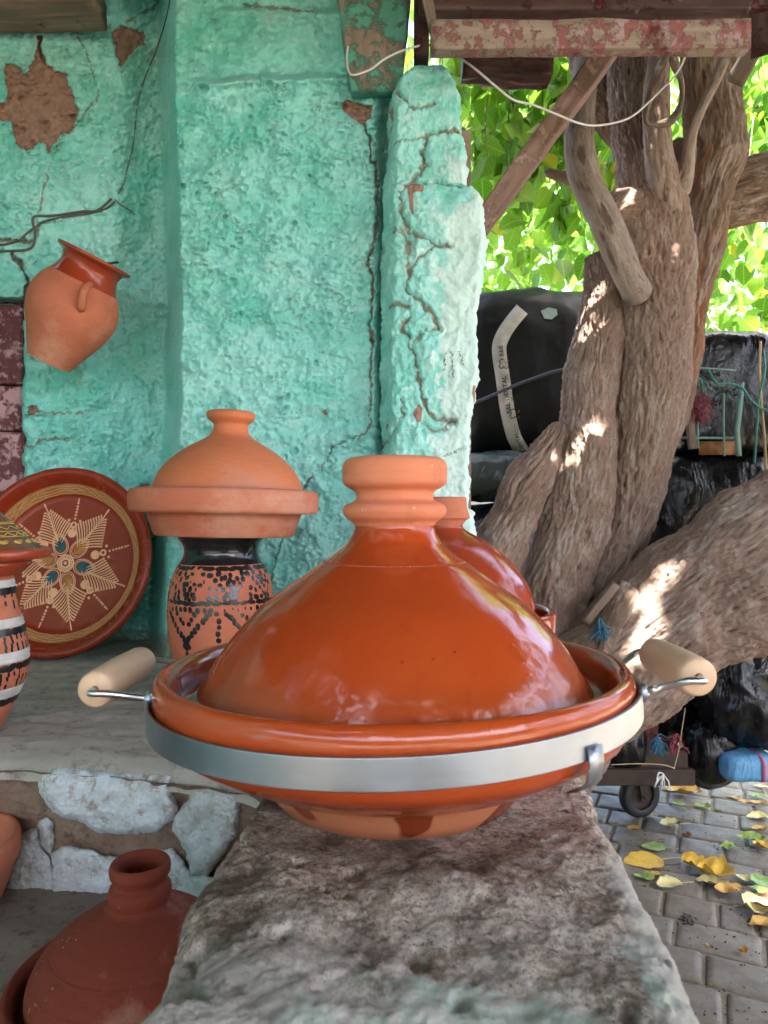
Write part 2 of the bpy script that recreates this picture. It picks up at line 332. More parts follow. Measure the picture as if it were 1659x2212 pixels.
def m_paver():
    s = M_('grey_paver'); r = s.n('ShaderNodeObjectInfo').outputs['Random']; a = s.noise(14, 8, .7); b = s.noise(80, 7, .8)
    col = s.mix(r, (.145, .122, .088), (.215, .185, .138)); col = s.mix(s.ramp(a, [(.4, 0.), (.65, .8)]), col, (.085, .07, .05)); col = s.mix(s.ramp(s.noise(3, 6, .7, s.nt.nodes.new('ShaderNodeNewGeometry').outputs['Position']), [(.45, 0.), (.65, .6)]), col, (.13, .11, .085))
    col = s.mix(s.ramp(b, [(.60, 0.), (.66, .7)]), col, (.40, .36, .30)); col = s.mix(s.ramp(s.noise(55, 7, .8), [(.64, 0.), (.68, .8)]), col, (.04, .035, .03))
    return s.go(col, s.ramp(a, [(.3, .45), (.7, .7)]), s.bump(b, .35, .002, s.bump(a, .4, .004)), spec=.35)
PAVER = m_paver()
SANDY = m_noisecol('joint_sand', [(.17, .145, .105), (.24, .205, .155)], 30, .95, .6, .004, 90)

def m_bark(name, c1, c2, c3, orange=0.):
    s = M_(name); v = s.attr('bc').outputs['Vector']; cr = s.attr('crev').outputs['Fac']
    a = s.noise(110, 8, .75, v, .7); b = s.noise(9, 6, .65, v)
    col = s.mix(s.ramp(b, [(.35, 0.), (.65, 1.)]), c1, c2); col = s.mix(s.ramp(a, [(.5, 0.), (.68, .7)]), col, c3)
    col = s.mix(s.ramp(s.noise(34, 7, .8, v, .6), [(.50, 0.), (.60, .75)]), col, (.40, .335, .28)); col = s.mix(s.ramp(s.noise(48, 6, .8, v, 1.), [(.58, 0.), (.64, .8)]), col, (.09, .055, .04))
    col = s.mix(s.ramp(cr, [(.1, 0.), (.8, .75)]), col, (.085, .05, .036))
    om = s.ramp(s.math('ADD', s.noise(7, 6, .7, v), orange), [(.62, 0.), (.72, .85)]); col = s.mix(s.math('MULTIPLY', om, s.ramp(a, [(.4, .4), (.6, 1.)])), col, (.36, .11, .035))
    return s.go(col, .9, s.bump(a, 1., .009), spec=.15)
BARK = m_bark('grey_brown_bark', (.245, .16, .122), (.315, .22, .175), (.17, .108, .08))
BARK_O = m_bark('rugged_orange_bark', (.17, .115, .085), (.24, .17, .13), (.12, .075, .05), .09)
BARK_S = m_bark('smooth_stub_bark', (.26, .20, .165), (.33, .26, .22), (.17, .12, .095), -.2)

def m_leaf(name, cols, trans=.5):
    s = M_(name); r = s.attr('rnd').outputs['Fac']; col = s.ramp(r, cols)
    v = s.attr('luv').outputs['Vector']; x = s.n('ShaderNodeSeparateXYZ', Vector=v)
    vein = s.math('ABSOLUTE', x.outputs['X']); vm = s.ramp(vein, [(0., .55), (.035, 0.)])
    sv = s.math('PINGPONG', s.math('SUBTRACT', x.outputs['Y'], s.math('MULTIPLY', vein, .7)), .075); vm2 = s.ramp(sv, [(0., .35), (.012, 0.)])
    lc = tuple(min(1, k * 1.6 + .05) for k in cols[len(cols) // 2][1])
    col = s.mix(s.math('MAXIMUM', vm, vm2), col, lc)
    s.go(col, .45, spec=.35)
    tr = s.nt.nodes.new('ShaderNodeBsdfTranslucent'); c2 = s.mix(1., col, (.95, 1.1, .6), 'MULTIPLY'); s.set(tr.inputs[0], c2)
    mx = s.nt.nodes.new('ShaderNodeMixShader'); mx.inputs[0].default_value = trans
    s.nt.links.new(s.b.outputs[0], mx.inputs[1]); s.nt.links.new(tr.outputs[0], mx.inputs[2]); s.nt.links.new(mx.outputs[0], s.out.inputs[0]); return s.m
LEAF = m_leaf('mulberry_leaf', [(0, (.06, .14, .018)), (.35, (.095, .21, .028)), (.7, (.15, .28, .04)), (.955, (.22, .34, .055)), (.985, (.33, .26, .02))], .6)
CROWN = m_leaf('darkened_crown_leaf', [(0, (.035, .055, .025)), (.5, (.06, .09, .04)), (1., (.09, .12, .055))], .22)  # leaf colour darkened and dulled so unseen leaves throw less green light
def m_dry(name, a, b, c):
    s = M_(name); n_ = s.noise(30, 6, .7); col = s.ramp(n_, [(.3, a), (.5, b), (.68, c)])
    v = s.attr('luv').outputs['Vector']; x = s.n('ShaderNodeSeparateXYZ', Vector=v); vein = s.math('ABSOLUTE', x.outputs['X'])
    sv = s.math('PINGPONG', s.math('SUBTRACT', x.outputs['Y'], s.math('MULTIPLY', vein, .7)), .075)
    vm = s.math('MAXIMUM', s.ramp(vein, [(0., .6), (.03, 0.)]), s.ramp(sv, [(0., .4), (.012, 0.)])); col = s.mix(vm, col, tuple(k * .6 for k in b))
    return s.go(col, .55, s.bump(n_, .3, .002), spec=.3)
DRY_Y = m_dry('yellow_dry_leaf', (.50, .30, .035), (.58, .38, .05), (.42, .22, .03))
DRY_O = m_dry('ochre_dry_leaf', (.38, .20, .035), (.46, .28, .06), (.20, .09, .03))
DRY_G = m_dry('green_dry_leaf', (.10, .20, .05), (.20, .32, .08), (.42, .38, .07))
DRY_P = m_dry('pale_dry_leaf', (.50, .46, .16), (.56, .50, .22), (.34, .30, .10))
DRY_B = m_dry('brown_dry_leaf', (.20, .09, .03), (.32, .16, .05), (.09, .05, .03))

def m_plastic(name, c, rough=.22, wr=.5, sc_=9, spec=.6):
    s = M_(name); a = s.noise(sc_, 4, .55, s.mp(None, (1.6, 1.6, .55)), 1.2); b = s.noise(sc_ * 5, 5, .6, None, .8)
    vv = s.vor(sc_ * 1.5, s.mp(None, (1.3, 1.3, .5)), 'DISTANCE_TO_EDGE'); rd = s.math('ADD', s.math('ABSOLUTE', s.math('SUBTRACT', a, .5)), s.math('MULTIPLY', s.ramp(vv.outputs['Distance'], [(0., 1.), (.10, 0.)], 'EASE'), .035)); col = s.mix(s.ramp(s.noise(7, 7, .7), [(.45, 0.), (.75, .5)]), c, tuple(k * 1.8 + .008 for k in c))
    return s.go(col, s.ramp(s.noise(12, 6), [(.3, rough), (.7, rough + .2)]), s.bump(b, wr * .5, .006, s.bump(rd, wr, .05)), spec=spec)
BLACKP = m_plastic('black_plastic_wrap', (.004, .004, .005), .16, .3, 7, .35)
BLACKM = m_plastic('dull_black_plastic', (.005, .006, .005), .42, .12, 4, .25)
GREYP = m_plastic('green_grey_tarpaulin', (.04, .06, .052), .25, .3, 6)
SILVERP = m_plastic('grey_shiny_plastic', (.16, .165, .165), .2, .5, 9, .8)
BLUEP = m_plastic('blue_woven_plastic', (.07, .22, .38), .55, .35)
def m_flat(name, c, rough=.6, metal=0., var=.25, sc_=30):
    s = M_(name); a = s.noise(sc_, 6, .65); col = s.mix(s.ramp(a, [(.35, 0.), (.7, 1.)]), c, tuple(k * (1 - var) for k in c))
    return s.go(col, rough, s.bump(a, .2, .001), metal=metal)
RUBBER = m_flat('black_rubber', (.014, .014, .015), .6); RUST = m_flat('dark_rusty_steel', (.05, .03, .022), .7, .3, .5)
WHITEW = m_flat('white_cable', (.62, .60, .56), .5); DARKC = m_flat('brown_cable', (.10, .085, .065), .6)
BLACKSLIP = m_flat('black_slip_paint', (.012, .013, .015), .25); WHITESLIP = m_flat('white_slip_paint', (.62, .60, .56), .6, 0, .35)
TAN = m_flat('tan_slip', (.86, .46, .25), .45); TANB = m_wood('ochre_comb_band', (.30, .12, .035), (.42, .20, .07), (30, 30, 30), .3, .1, dirtc=(.33, .12, .03))
TEAL = m_flat('teal_enamel', (.012, .075, .11), .2, 0, .7, 60); ORANGE_E = m_flat('orange_enamel', (.55, .17, .012), .2, 0, .6, 90); YELLOWS = m_flat('yellow_slip', (.60, .42, .08), .4)
DKGLAZE = m_glaze('brown_lid_glaze', (.12, .045, .025), (.16, .06, .03), (.09, .035, .02), .2, .1)
BLACKGLAZE = m_glaze('black_vase_glaze', (.010, .010, .012), (.016, .015, .016), (.008, .008, .01), .12, .25)
STRAP = m_flat('printed_white_strap', (.60, .58, .50), .6, 0, .3); INK = m_flat('black_ink', (.025, .025, .025), .6); REDINK = m_flat('red_ink', (.5, .06, .04), .6); GREENINK = m_flat('green_ink', (.05, .16, .12), .6)
ROPE = m_flat('blue_grey_rope', (.09, .10, .13), .8); GREENR = m_flat('green_cord', (.05, .22, .16), .7); REDR = m_flat('red_cord', (.20, .025, .035), .8); BEIGER = m_flat('beige_cord', (.42, .30, .15), .8); LIMER = m_flat('lime_cord', (.22, .34, .06), .7); WHITER = m_flat('white_cord', (.6, .6, .56), .7); BLUER = m_flat('blue_cord', (.03, .14, .22), .7)
CRATEM = m_flat('green_crate_wire', (.12, .24, .20), .5); TWIG = m_flat('twig_bark', (.17, .12, .07), .85); PENC = m_flat('pencil_marks', (.05, .06, .06), .8)
#PART2
# ------------------------------------------------------------------ ground and paving
gx = np.linspace(-60, 60, 61); gy = np.linspace(-60, 60, 61)
V = np.stack(np.meshgrid(gx, gy, indexing='ij'), -1).reshape(-1, 2); V = np.column_stack([V, np.full(len(V), -.0055)])
ob('ground', mesh('ground', V, gridf(61, 61), SANDY), kind='structure')
GFAR = m_noisecol('far_pavement', [(.18, .17, .15), (.26, .25, .22), (.30, .29, .26)], 4, .8, .3, .003, 30)
paving = ob('paving', None, kind='structure')
def paver_mesh(L, W, seed):
    r = np.random.default_rng(seed); nx, ny = 7, 7
    xs = np.array([-1, -.95, -.8, 0, .8, .95, 1]) * L / 2; ys = np.array([-1, -.93, -.75, 0, .75, .93, 1]) * W / 2
    X, Y = np.meshgrid(xs, ys, indexing='ij'); ex = np.maximum(np.abs(X) / (L / 2), 0); ey = np.maximum(np.abs(Y) / (W / 2), 0)
    Z = -.006 * (np.maximum(ex - .93, 0) / .07) ** 1.5 - .006 * (np.maximum(ey - .92, 0) / .08) ** 1.5
    V = np.column_stack([X.ravel(), Y.ravel(), Z.ravel()]); n = fbm(V + seed * 3.1, 14, 2)
    V[:, 0] += n * .005; V[:, 1] += fbm(V + seed, 17, 2, 4) * .005; V[:, 2] += fbm(V + seed, 22, 2, 9) * .0022
    rim = [i * 7 for i in range(7)] + [42 + j for j in range(1, 7)] + [i * 7 + 6 for i in range(5, -1, -1)] + [j for j in range(5, 0, -1)]
    Fl = [tuple(f) for f in gridf(7, 7)]; base = len(V); V = np.vstack([V, V[rim] - [0, 0, .03]])
    k = len(rim); Fl += [(rim[i], base + i, base + (i + 1) % k, rim[(i + 1) % k]) for i in range(k)]
    return V, Fl
lens_ = [.09, .115, .135, .15, .175, .2]; pm = {}
for L in lens_:
    for s_ in range(3):
        v, f = paver_mesh(L - .009, .1235, int(L * 1000) + s_); pm[(L, s_)] = (v, f, mesh('paver', v, f, PAVER))
ang = math.radians(-24.5); ux, uy = math.cos(ang), math.sin(ang); rest = []
for row in range(-14, 30):
    t = -3.2 + rng.random() * .1
    while t < 4.2:
        L = lens_[rng.integers(0, 6)]; c = t + L / 2; t += L
        vv = row * .132; x = .738 + c * ux - (vv) * uy * -1 * -1; y = 1.847 + c * uy + vv * ux
        x = .738 + c * ux - vv * uy; s_ = int(rng.integers(0, 3))
        if x < -.2 or x > 3.4 or y < .3 or y > 5.2: continue
        px = CX + F * x / y; py = CY + F * EYE / y; z = rng.normal() * .0014; a = ang + rng.normal() * .012
        if x < .36 and y < 1.75: continue
        if 1230 < px < 1730 and 1560 < py < 2270 and y < 3.7:
            o = bpy.data.objects.new('paver', pm[(L, s_)][2]); sc.collection.objects.link(o); o.parent = paving
            o.location = (x, y, z); o.rotation_euler = (rng.normal() * .008, rng.normal() * .008, a)
        else:
            v, f = pm[(L, s_)][:2]; R = np.array(Matrix.Rotation(a, 3, 'Z')); rest.append((v @ R.T + [x, y, z], f))
v, f = join(rest); o = mk('paver_field', v, f, PAVER, paving, kind='stuff')

# ------------------------------------------------------------------ green plastered wall
st = 2.5; pxs = np.arange(-190, 852, st); pys = np.arange(-150, 1475, st); nu, nv = len(pxs), len(pys)
PX, PY = np.meshgrid(pxs, pys, indexing='ij'); x = PX.ravel(); y = PY.ravel(); q = np.column_stack([x, y, np.zeros_like(x)])
wob = fbm(q, .006, 2, 3) * 14
xl = np.interp(y, [-100, 0, 300, 500, 900, 1300], [335, 320, 300, 285, 225, 255]) + wob
xr = np.interp(y, [-100, 0, 180, 640, 980, 1300], [372, 372, 372, 388, 380, 352]) + wob * .6
h = .15 * ss(0, 1, (x - (xr - 32)) / 40) - .045 * ss(0, 1, (x - xl + 60) / (xr - xl + 30)) * (x < xr)    # proud panel and hollow flank
h = np.where(x > xr - 32, -.09 + .24 * ss(0, 1, (x - (xr - 32)) / 42), -.09 * ss(0, 1, (x - xl + 70) / (xr - xl + 38)))
h += .012 * ss(160, 60, x) * ss(500, 300, y)
lip = 172 + fbm(q, .012, 2, 8) * 10 + np.where(x > 560, -8, 0)
h -= .03 * ss(8, -10, y - lip) * ss(395, 430, x) * ss(760, 700, x) * ss(-40, 20, y)
h -= .02 * ss(8, -8, y - 20 - fbm(q, .02, 2, 2) * 10) * ss(480, 520, x)
h += .014 * np.exp(-((y - lip - 8) / 9) ** 2) * ss(395, 430, x) * ss(780, 720, x)
h += fbm(q, .011, 4, 1) * .030 + fbm(q, .035, 4, 5) * .014
rough_z = .12 + .88 * ss(.38, .72, fbm(q, .009, 3, 30) + .5) ; rough_z *= np.where(inside(x, y, [(470, 30), (720, 20), (740, 165), (500, 165)]), .25, 1)
rg = ridged(np.column_stack([x, y * 1.7, 0 * x]), .055, 3, 7); rg2 = ridged(np.column_stack([x * .8, y * 1.5, 0 * x]), .13, 2, 4)
h += rough_z * (rg * .0062 + rg2 * .0016) + fbm(q, .22, 3, 9) * .0012 + .0045 * ridged(np.column_stack([x * .35 + y * .12, y, 0 * x]), .035, 3, 90) * ss(-.1, .25, fbm(q, .006, 2, 91))
zc = fbm(q * [1, 1.7, 1], .022, 4, 101, .6); zm = ss(-.04, .14, fbm(q, .010, 3, 120)) * (1 - inside(x, y, [(470, 30), (720, 20), (740, 165), (500, 165)])); zl = np.exp(-(zc / .038) ** 2) * zm
zc2 = fbm(q * [1, 2.2, 1], .05, 3, 141, .6); zm2 = ss(.0, .18, fbm(q, .013, 3, 160)); zl2 = np.exp(-(zc2 / .055) ** 2) * zm2
h += .004 * ss(-.02, .03, zc) * zm - .005 * zl + .0025 * ss(-.03, .03, zc2) * zm2 - .003 * zl2
flank = ss(0, 1, (x - xl + 70) / 60) * (x < xr)
h += flank * (fbm(q, .10, 3, 20) * .009)
pale = .55 * ss(.55, .95, rg) * rough_z + .25 * ss(.3, .9, fbm(q, .012, 3, 44) + .3) ; dirt = .95 * ss(.30, -.15, rg) * rough_z * .8; dirt = np.maximum(dirt, np.maximum(zl * .60, zl2 * .30)); pale = np.maximum(pale, .6 * np.exp(-((zc - .05) / .03) ** 2) * zm)
# pits
r_ = np.random.default_rng(5); H = h.reshape(nu, nv)
for k in range(2100):
    cx_ = r_.uniform(392, 830) if k < 1500 else r_.uniform(0, 390); cy_ = r_.uniform(180, 1300); R = r_.uniform(3, 7.5) * (1.6 if r_.random() < .05 else 1)
    i0, i1 = int((cx_ - 2 * R + 190) / st), int((cx_ + 2 * R + 190) / st) + 2; j0, j1 = int((cy_ - 2 * R + 150) / st), int((cy_ + 2 * R + 150) / st) + 2
    d = np.hypot(PX[i0:i1, j0:j1] - cx_, PY[i0:i1, j0:j1] - cy_) / R
    H[i0:i1, j0:j1] += R * .0006 * (-np.exp(-d ** 2 * 1.6) * 1.3 + .8 * np.exp(-((d - 1.15) / .3) ** 2))
h = H.ravel(); jj = fbm(q, .05, 4, 12, .65) * 14; jx, jy = x + jj, y + fbm(q, .05, 4, 60, .65) * 14
def c1(L): return [(a / 3., b / 3.) for a, b in L]
def c2(L): return [(516 + a / 3., b / 3.) for a, b in L]
chip = np.zeros_like(x)
for poly in (c1([(30, 410), (110, 420), (160, 470), (230, 380), (240, 230), (270, 230), (280, 400), (330, 440), (430, 480), (470, 600), (510, 740), (470, 850), (390, 880), (380, 920), (310, 990), (270, 920), (180, 980), (120, 960), (100, 890), (80, 790), (0, 770), (-60, 740), (-60, 660), (50, 670), (40, 560)]),
             c1([(720, 200), (780, 170), (930, 200), (950, 290), (880, 310), (800, 430), (770, 440), (750, 330)]),
             c2([(660, 670), (700, 655), (800, 680), (860, 690), (860, 760), (810, 820), (740, 780), (680, 720)]),
             [(60, 880), (80, 878), (95, 892), (60, 897)], [(300, 1045), (320, 1043), (322, 1055), (302, 1056)], [(690, 890), (705, 885), (706, 900)]):
    ins = inside(jx, jy, poly); d = dpoly(jx, jy, poly, True); sd = np.where(ins, d, -d); mk_ = ss(-2, 3, sd)
    h -= mk_ * .010; h += .004 * np.exp(-((sd + 4) / 4) ** 2); h += mk_ * (ridged(q, .05, 3, 70) * .003); chip = np.maximum(chip, mk_)
for cr, wd, dp in ((c2([(810, 820), (850, 900), (850, 1040), (890, 1060), (895, 1200), (895, 1400), (880, 1600), (830, 1700), (870, 1800), (870, 1950), (850, 2100), (870, 2212)]), 3.2, .03),
                   ([(806, 737), (800, 800), (802, 880), (798, 925), (788, 938)], 2.0, .02), ([(790, 935), (760, 948), (722, 962), (700, 1000), (690, 1020), (668, 1035), (655, 1062)], 1.8, .012),
                   ([(612, 1150), (605, 1185), (592, 1210), (588, 1260)], 1.6, .012), (c1([(160, 210), (100, 180), (0, 150)]), 2, .01),
                   (c1([(500, 230), (560, 330), (610, 500), (640, 620), (560, 740), (470, 830), (390, 900), (330, 1050), (290, 1200), (250, 1400), (240, 1550)]), 1.6, .006),
                   (c1([(250, 240), (255, 330), (290, 420)]), 4, .02), ([(45, 873), (85, 890), (120, 893), (180, 892)], 2.2, .012), ([(45, 960), (70, 966), (90, 950), (150, 948)], 2.5, .01),
                   (c1([(0, 1560), (200, 1570)]), 4, .025), (c1([(70, 1640), (150, 1720), (180, 1830), (160, 1960)]), 4, .03), ([(270, 50), (345, 10), (360, -30)], 2, .008),
                   ([(516 + 20 / 3, 10), (516 + 100, 20), (516 + 160, 25)], 3, .01), (c2([(820, 1050), (830, 1150), (880, 1130)]), 1.3, .006), (c2([(600, 1470), (610, 1540), (660, 1550)]), 1.3, .004)):
    wd = wd * (.45 + .6 * ss(-.25, .3, fbm(q, .04, 2, 77))); d = dpoly(x + jj * .8, y + fbm(q, .12, 2, 33) * 7, cr); h -= dp * .6 * np.exp(-(d / wd) ** 2); dirt = np.maximum(dirt, np.exp(-(d / (wd * 2.2)) ** 2) * .9)
    h += .0025 * np.exp(-((d - wd * 3) / (wd * 1.5)) ** 2)
# valley beside the pillar, recess of the shutter, broken step above it
h -= .07 * ss(806, 835, x) ; win = ss(56, 44, x + fbm(q, .03, 2, 3) * 10) * ss(640, 655, y); h -= .11 * win
h += .02 * inside(jx, jy, [(55, 640), (50, 870), (175, 885), (230, 700), (200, 600)]) * 0
h -= .02 * ss(0, 6, y - 893) * ss(968, 950, y) * ss(110, 95, x + (y - 930) * .4) * ss(30, 40, x)
dirt = np.maximum(dirt, .75 * ss(1290, 1400, y)); dirt = np.maximum(dirt, .3 * ss(100, -60, y) * ss(.1, .5, fbm(q, .02, 3, 88) + .3))
tone = .5 + fbm(q, .008, 3, 50) * .8 + .28 * ss(420, 700, x) - .35 * ss(1000, 1300, y) * ss(430, 250, x)
Yw = 1.70 - h
V = np.column_stack([(x - CX) * Yw / F, Yw, EYE - (y - CY) * Yw / F])
wall = thing('plastered_wall', (-.6, 1.7, 0), 'mint green plastered wall with cracks, pits and bare mud patches', 'wall')
mk('plaster', V, gridf(nu, nv)[:, ::-1], PLASTER, wall, attrs=dict(chip=chip, dirt=dirt, pale=pale, tone=tone))
v, f = box((-.96, 2.0, 1.25), (1.96, .3, 2.5)); mk('masonry_core', v, f, MUD, wall, smooth=False)
v, f = box((-2.1, .55, 1.2), (.2, 2.9, 2.4)); mk('unseen_side_wall', v, f, PLASTER, label='mint green wall added out of view at the left to block sky reflections', cat='wall', smooth=False)  # unseen wall added to keep open sky out of the left reflections

# ------------------------------------------------------------------ plastered pillar
def c4(L): return [(811 + a * .2334, 663.6 + b * .2334) for a, b in L]
Lo = [(95, 905), (105, 893), (130, 872), (160, 850), (190, 840), (290, 838), (400, 834), (600, 832), (1200, 830), (1300, 830)]
Ro = [(95, 945), (105, 955), (125, 968), (160, 985), (190, 999), (270, 1002), (283, 1010), (393, 1011), (400, 1030), (412, 1042), (440, 1049), (540, 1051), (620, 1041), (700, 1035), (800, 1038), (850, 1030), (905, 1021), (1000, 1018), (1085, 1018), (1098, 1018), (1108, 1028), (1160, 1030), (1300, 1030)]
rows = np.arange(96, 1260, 2.6); nf, nsl, nsr = 92, 14, 40; Yf, Yb = 1.46, 1.86
U = np.concatenate([np.linspace(0, 1, nsl, endpoint=False), 1 + np.linspace(0, 1, nf, endpoint=False), 2 + np.linspace(0, 1, nsr)])
RR, UU = np.meshgrid(rows, U, indexing='ij'); r = RR.ravel(); u = UU.ravel()
lo = np.interp(r, *zip(*Lo)); ro = np.interp(r, *zip(*Ro)) + fbm(np.column_stack([r, 0 * r, 0 * r]), .05, 3, 2) * 7
t = np.clip(u - 1, 0, 1); t2 = t + .0; X = lo + (ro - lo) * t2; fx = X.copy()
cr_ = .05 * (np.clip((lo + 26 - X) / 26, 0, 1) ** 2) + .03 * np.clip((X - ro + 14) / 14, 0, 1) ** 2
top = .09 * np.clip((150 - r) / 55, 0, 1) ** 2 + .012 * ss(400, 385, r)
Yv = np.where(u < 1, Yf + .16 - .11 * u - .0, np.where(u < 2, Yf + cr_, Yf + .03 + (u - 2) * (Yb - Yf - .03))) + top
Yv = np.where(u < 1, Yf + .05 + .12 * (1 - u), Yv) + np.where(u < 1, top, 0)
q = np.column_stack([X, r, (Yv - Yf) * 1000]); d_ = fbm(q, .012, 4, 5) * .012 + fbm(q, .04, 4, 9) * .006 + fbm(q, .2, 3, 2) * .0018
leftz = ss(960, 900, X + fbm(q, .01, 2, 6) * 30); d_ += leftz * ridged(q, .03, 3, 3) * .011 * ss(300, 520, r) + ridged(q, .07, 2, 3) * .003 * (.3 + leftz)
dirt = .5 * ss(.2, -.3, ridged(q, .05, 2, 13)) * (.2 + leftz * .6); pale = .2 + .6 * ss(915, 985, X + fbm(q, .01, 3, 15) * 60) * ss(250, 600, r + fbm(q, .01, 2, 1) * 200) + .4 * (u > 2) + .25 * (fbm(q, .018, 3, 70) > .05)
for pl, wd, dp in ((c2([(950, 530), (1010, 540), (1060, 600), (1130, 680), (1200, 670), (1270, 640)]), 3, .012), (c2([(930, 960), (970, 900), (1100, 880), (1230, 840), (1330, 820), (1440, 830)]), 2.6, .014),
                   (c2([(1220, 870), (1190, 960), (1220, 1030), (1160, 1110), (1090, 1190), (1040, 1240), (1060, 1400), (1110, 1500), (1200, 1540), (1280, 1580), (1370, 1590)]), 3.4, .018),
                   (c2([(1280, 1580), (1180, 1660), (1110, 1740), (1085, 1880), (1180, 1960), (1250, 2030), (1300, 2130)]), 2.8, .016), (c2([(1190, 1170), (1300, 1160), (1400, 1190), (1480, 1190)]), 2.4, .010),
                   (c2([(970, 570), (1000, 700), (960, 860), (930, 960)]), 3, .012), (c2([(980, 1970), (1100, 1990), (1110, 2040), (1060, 2120), (1100, 2170)]), 3, .014), (c2([(1190, 940), (1205, 1010), (1190, 1060)]), 6, .010),
                   (c4([(250, 130), (240, 190), (320, 270), (300, 330), (370, 450), (380, 560), (410, 700), (430, 830), (490, 960), (540, 1030), (650, 1030), (740, 1060)]), 3, .018), (c2([(1000, 1490), (1060, 1500), (1100, 1560), (1100, 1700)]), 5, .012),
                   (c4([(600, 190), (480, 210), (370, 290), (340, 360), (360, 430)]), 2.6, .013), (c4([(240, 850), (260, 1000), (200, 1080), (160, 1180), (90, 1250)]), 2.6, .01), (c4([(430, 1080), (540, 1140), (650, 1130), (690, 1060)]), 2.4, .008), (c4([(700, 1040), (740, 1060)]), 5, .02)):
    dd = dpoly(X + fbm(q, .08, 3, 4) * 9, r + fbm(q, .08, 3, 40) * 9, pl); dd = np.where(u > 2, 99, dd); dp = dp * .75; wm_ = wd * (.35 + 1.1 * ss(-.3, .4, fbm(q, .03, 2, 90))); d_ -= dp * .55 * np.exp(-(dd / wm_) ** 2); d_ -= .008 * np.exp(-(dd / (wd * 6)) ** 2); d_ += .004 * np.exp(-((dd - wd * 3.2) / (wd * 1.8)) ** 2)
    dirt = np.maximum(dirt, np.exp(-(dd / (wm_ * 2.3)) ** 2) * .85)
chip = np.zeros_like(X)
for pl in (c2([(1090, 1200), (1140, 1180), (1200, 1200), (1195, 1240), (1130, 1250), (1130, 1400), (1105, 1360)]), c4([(360, 960), (400, 900), (435, 930), (420, 1060), (390, 1070), (345, 1000)]), c4([(900, 730), (945, 700), (925, 880), (890, 800)]), c4([(100, 1060), (130, 1080), (100, 1130)])):
    ins = inside(X, r, pl); dd = dpoly(X, r, pl, True); mk_ = ss(-2, 2, np.where(ins, dd, -dd)) * (u < 2); chip = np.maximum(chip, mk_)
nx = np.where(u < 1, -.8, np.where(u < 2, 0, .95)); ny = np.where(u < 1, -.6, np.where(u < 2, -1, -.25))
base = np.column_stack([(X - CX) * Yf / F, Yv, EYE - (r - CY) * Yf / F]); base[:, 0] += nx * d_; base[:, 1] += ny * d_
tone = .6 + fbm(q, .012, 3, 5)
pil = thing('plastered_pillar', (.13, 1.6, 0), 'lumpy mint green plastered pillar standing at the open end of the wall', 'pillar')
mk('plaster', base, gridf(len(rows), len(U)), PLASTER, pil, attrs=dict(chip=chip, dirt=dirt, pale=pale, tone=tone))
v, f = box((.11, 1.66, .92), (.14, .26, 1.84)); mk('masonry_core', v, f, MUD, pil, smooth=False)
# pencil scribbles on the pillar
sb = []; r_ = np.random.default_rng(3)
for (ax, ay, bx, by, n_) in ((960, 768, 962, 798, 22), (975, 758, 981, 815, 30), (993, 758, 1000, 790, 20), (1010, 965, 955, 985, 34), (905, 1090, 950, 1075, 14)):
    for k in range(n_):
        tt = k / n_; cx_ = ax + (bx - ax) * tt + r_.normal() * 1.6; cy_ = ay + (by - ay) * tt + r_.normal() * 1.6; a_ = r_.uniform(0, 3.1); l_ = r_.uniform(1, 2.6)
        p0 = P(cx_ - l_ * math.cos(a_), cy_ - l_ * math.sin(a_), Yf - .008); p1 = P(cx_ + l_ * math.cos(a_), cy_ + l_ * math.sin(a_), Yf - .008); sb.append((p0, p1))
bv = BVHTree.FromPolygons([Vector(a) for a in base], [tuple(map(int, a)) for a in gridf(len(rows), len(U))]); pp = []
for p0, p1 in sb:
    hs = []
    for p in (p0, p1):
        hh = bv.ray_cast(Vector((p[0], 1.2, p[2])), Vector((0, 1, 0)))[0]
        if hh is not None: hs.append((hh.x, hh.y - .0006, hh.z))
    if len(hs) == 2: pp.append(tubev(hs, .00045, 3))
v, f = join(pp); mk('scribble', v, f, PENC, pil)

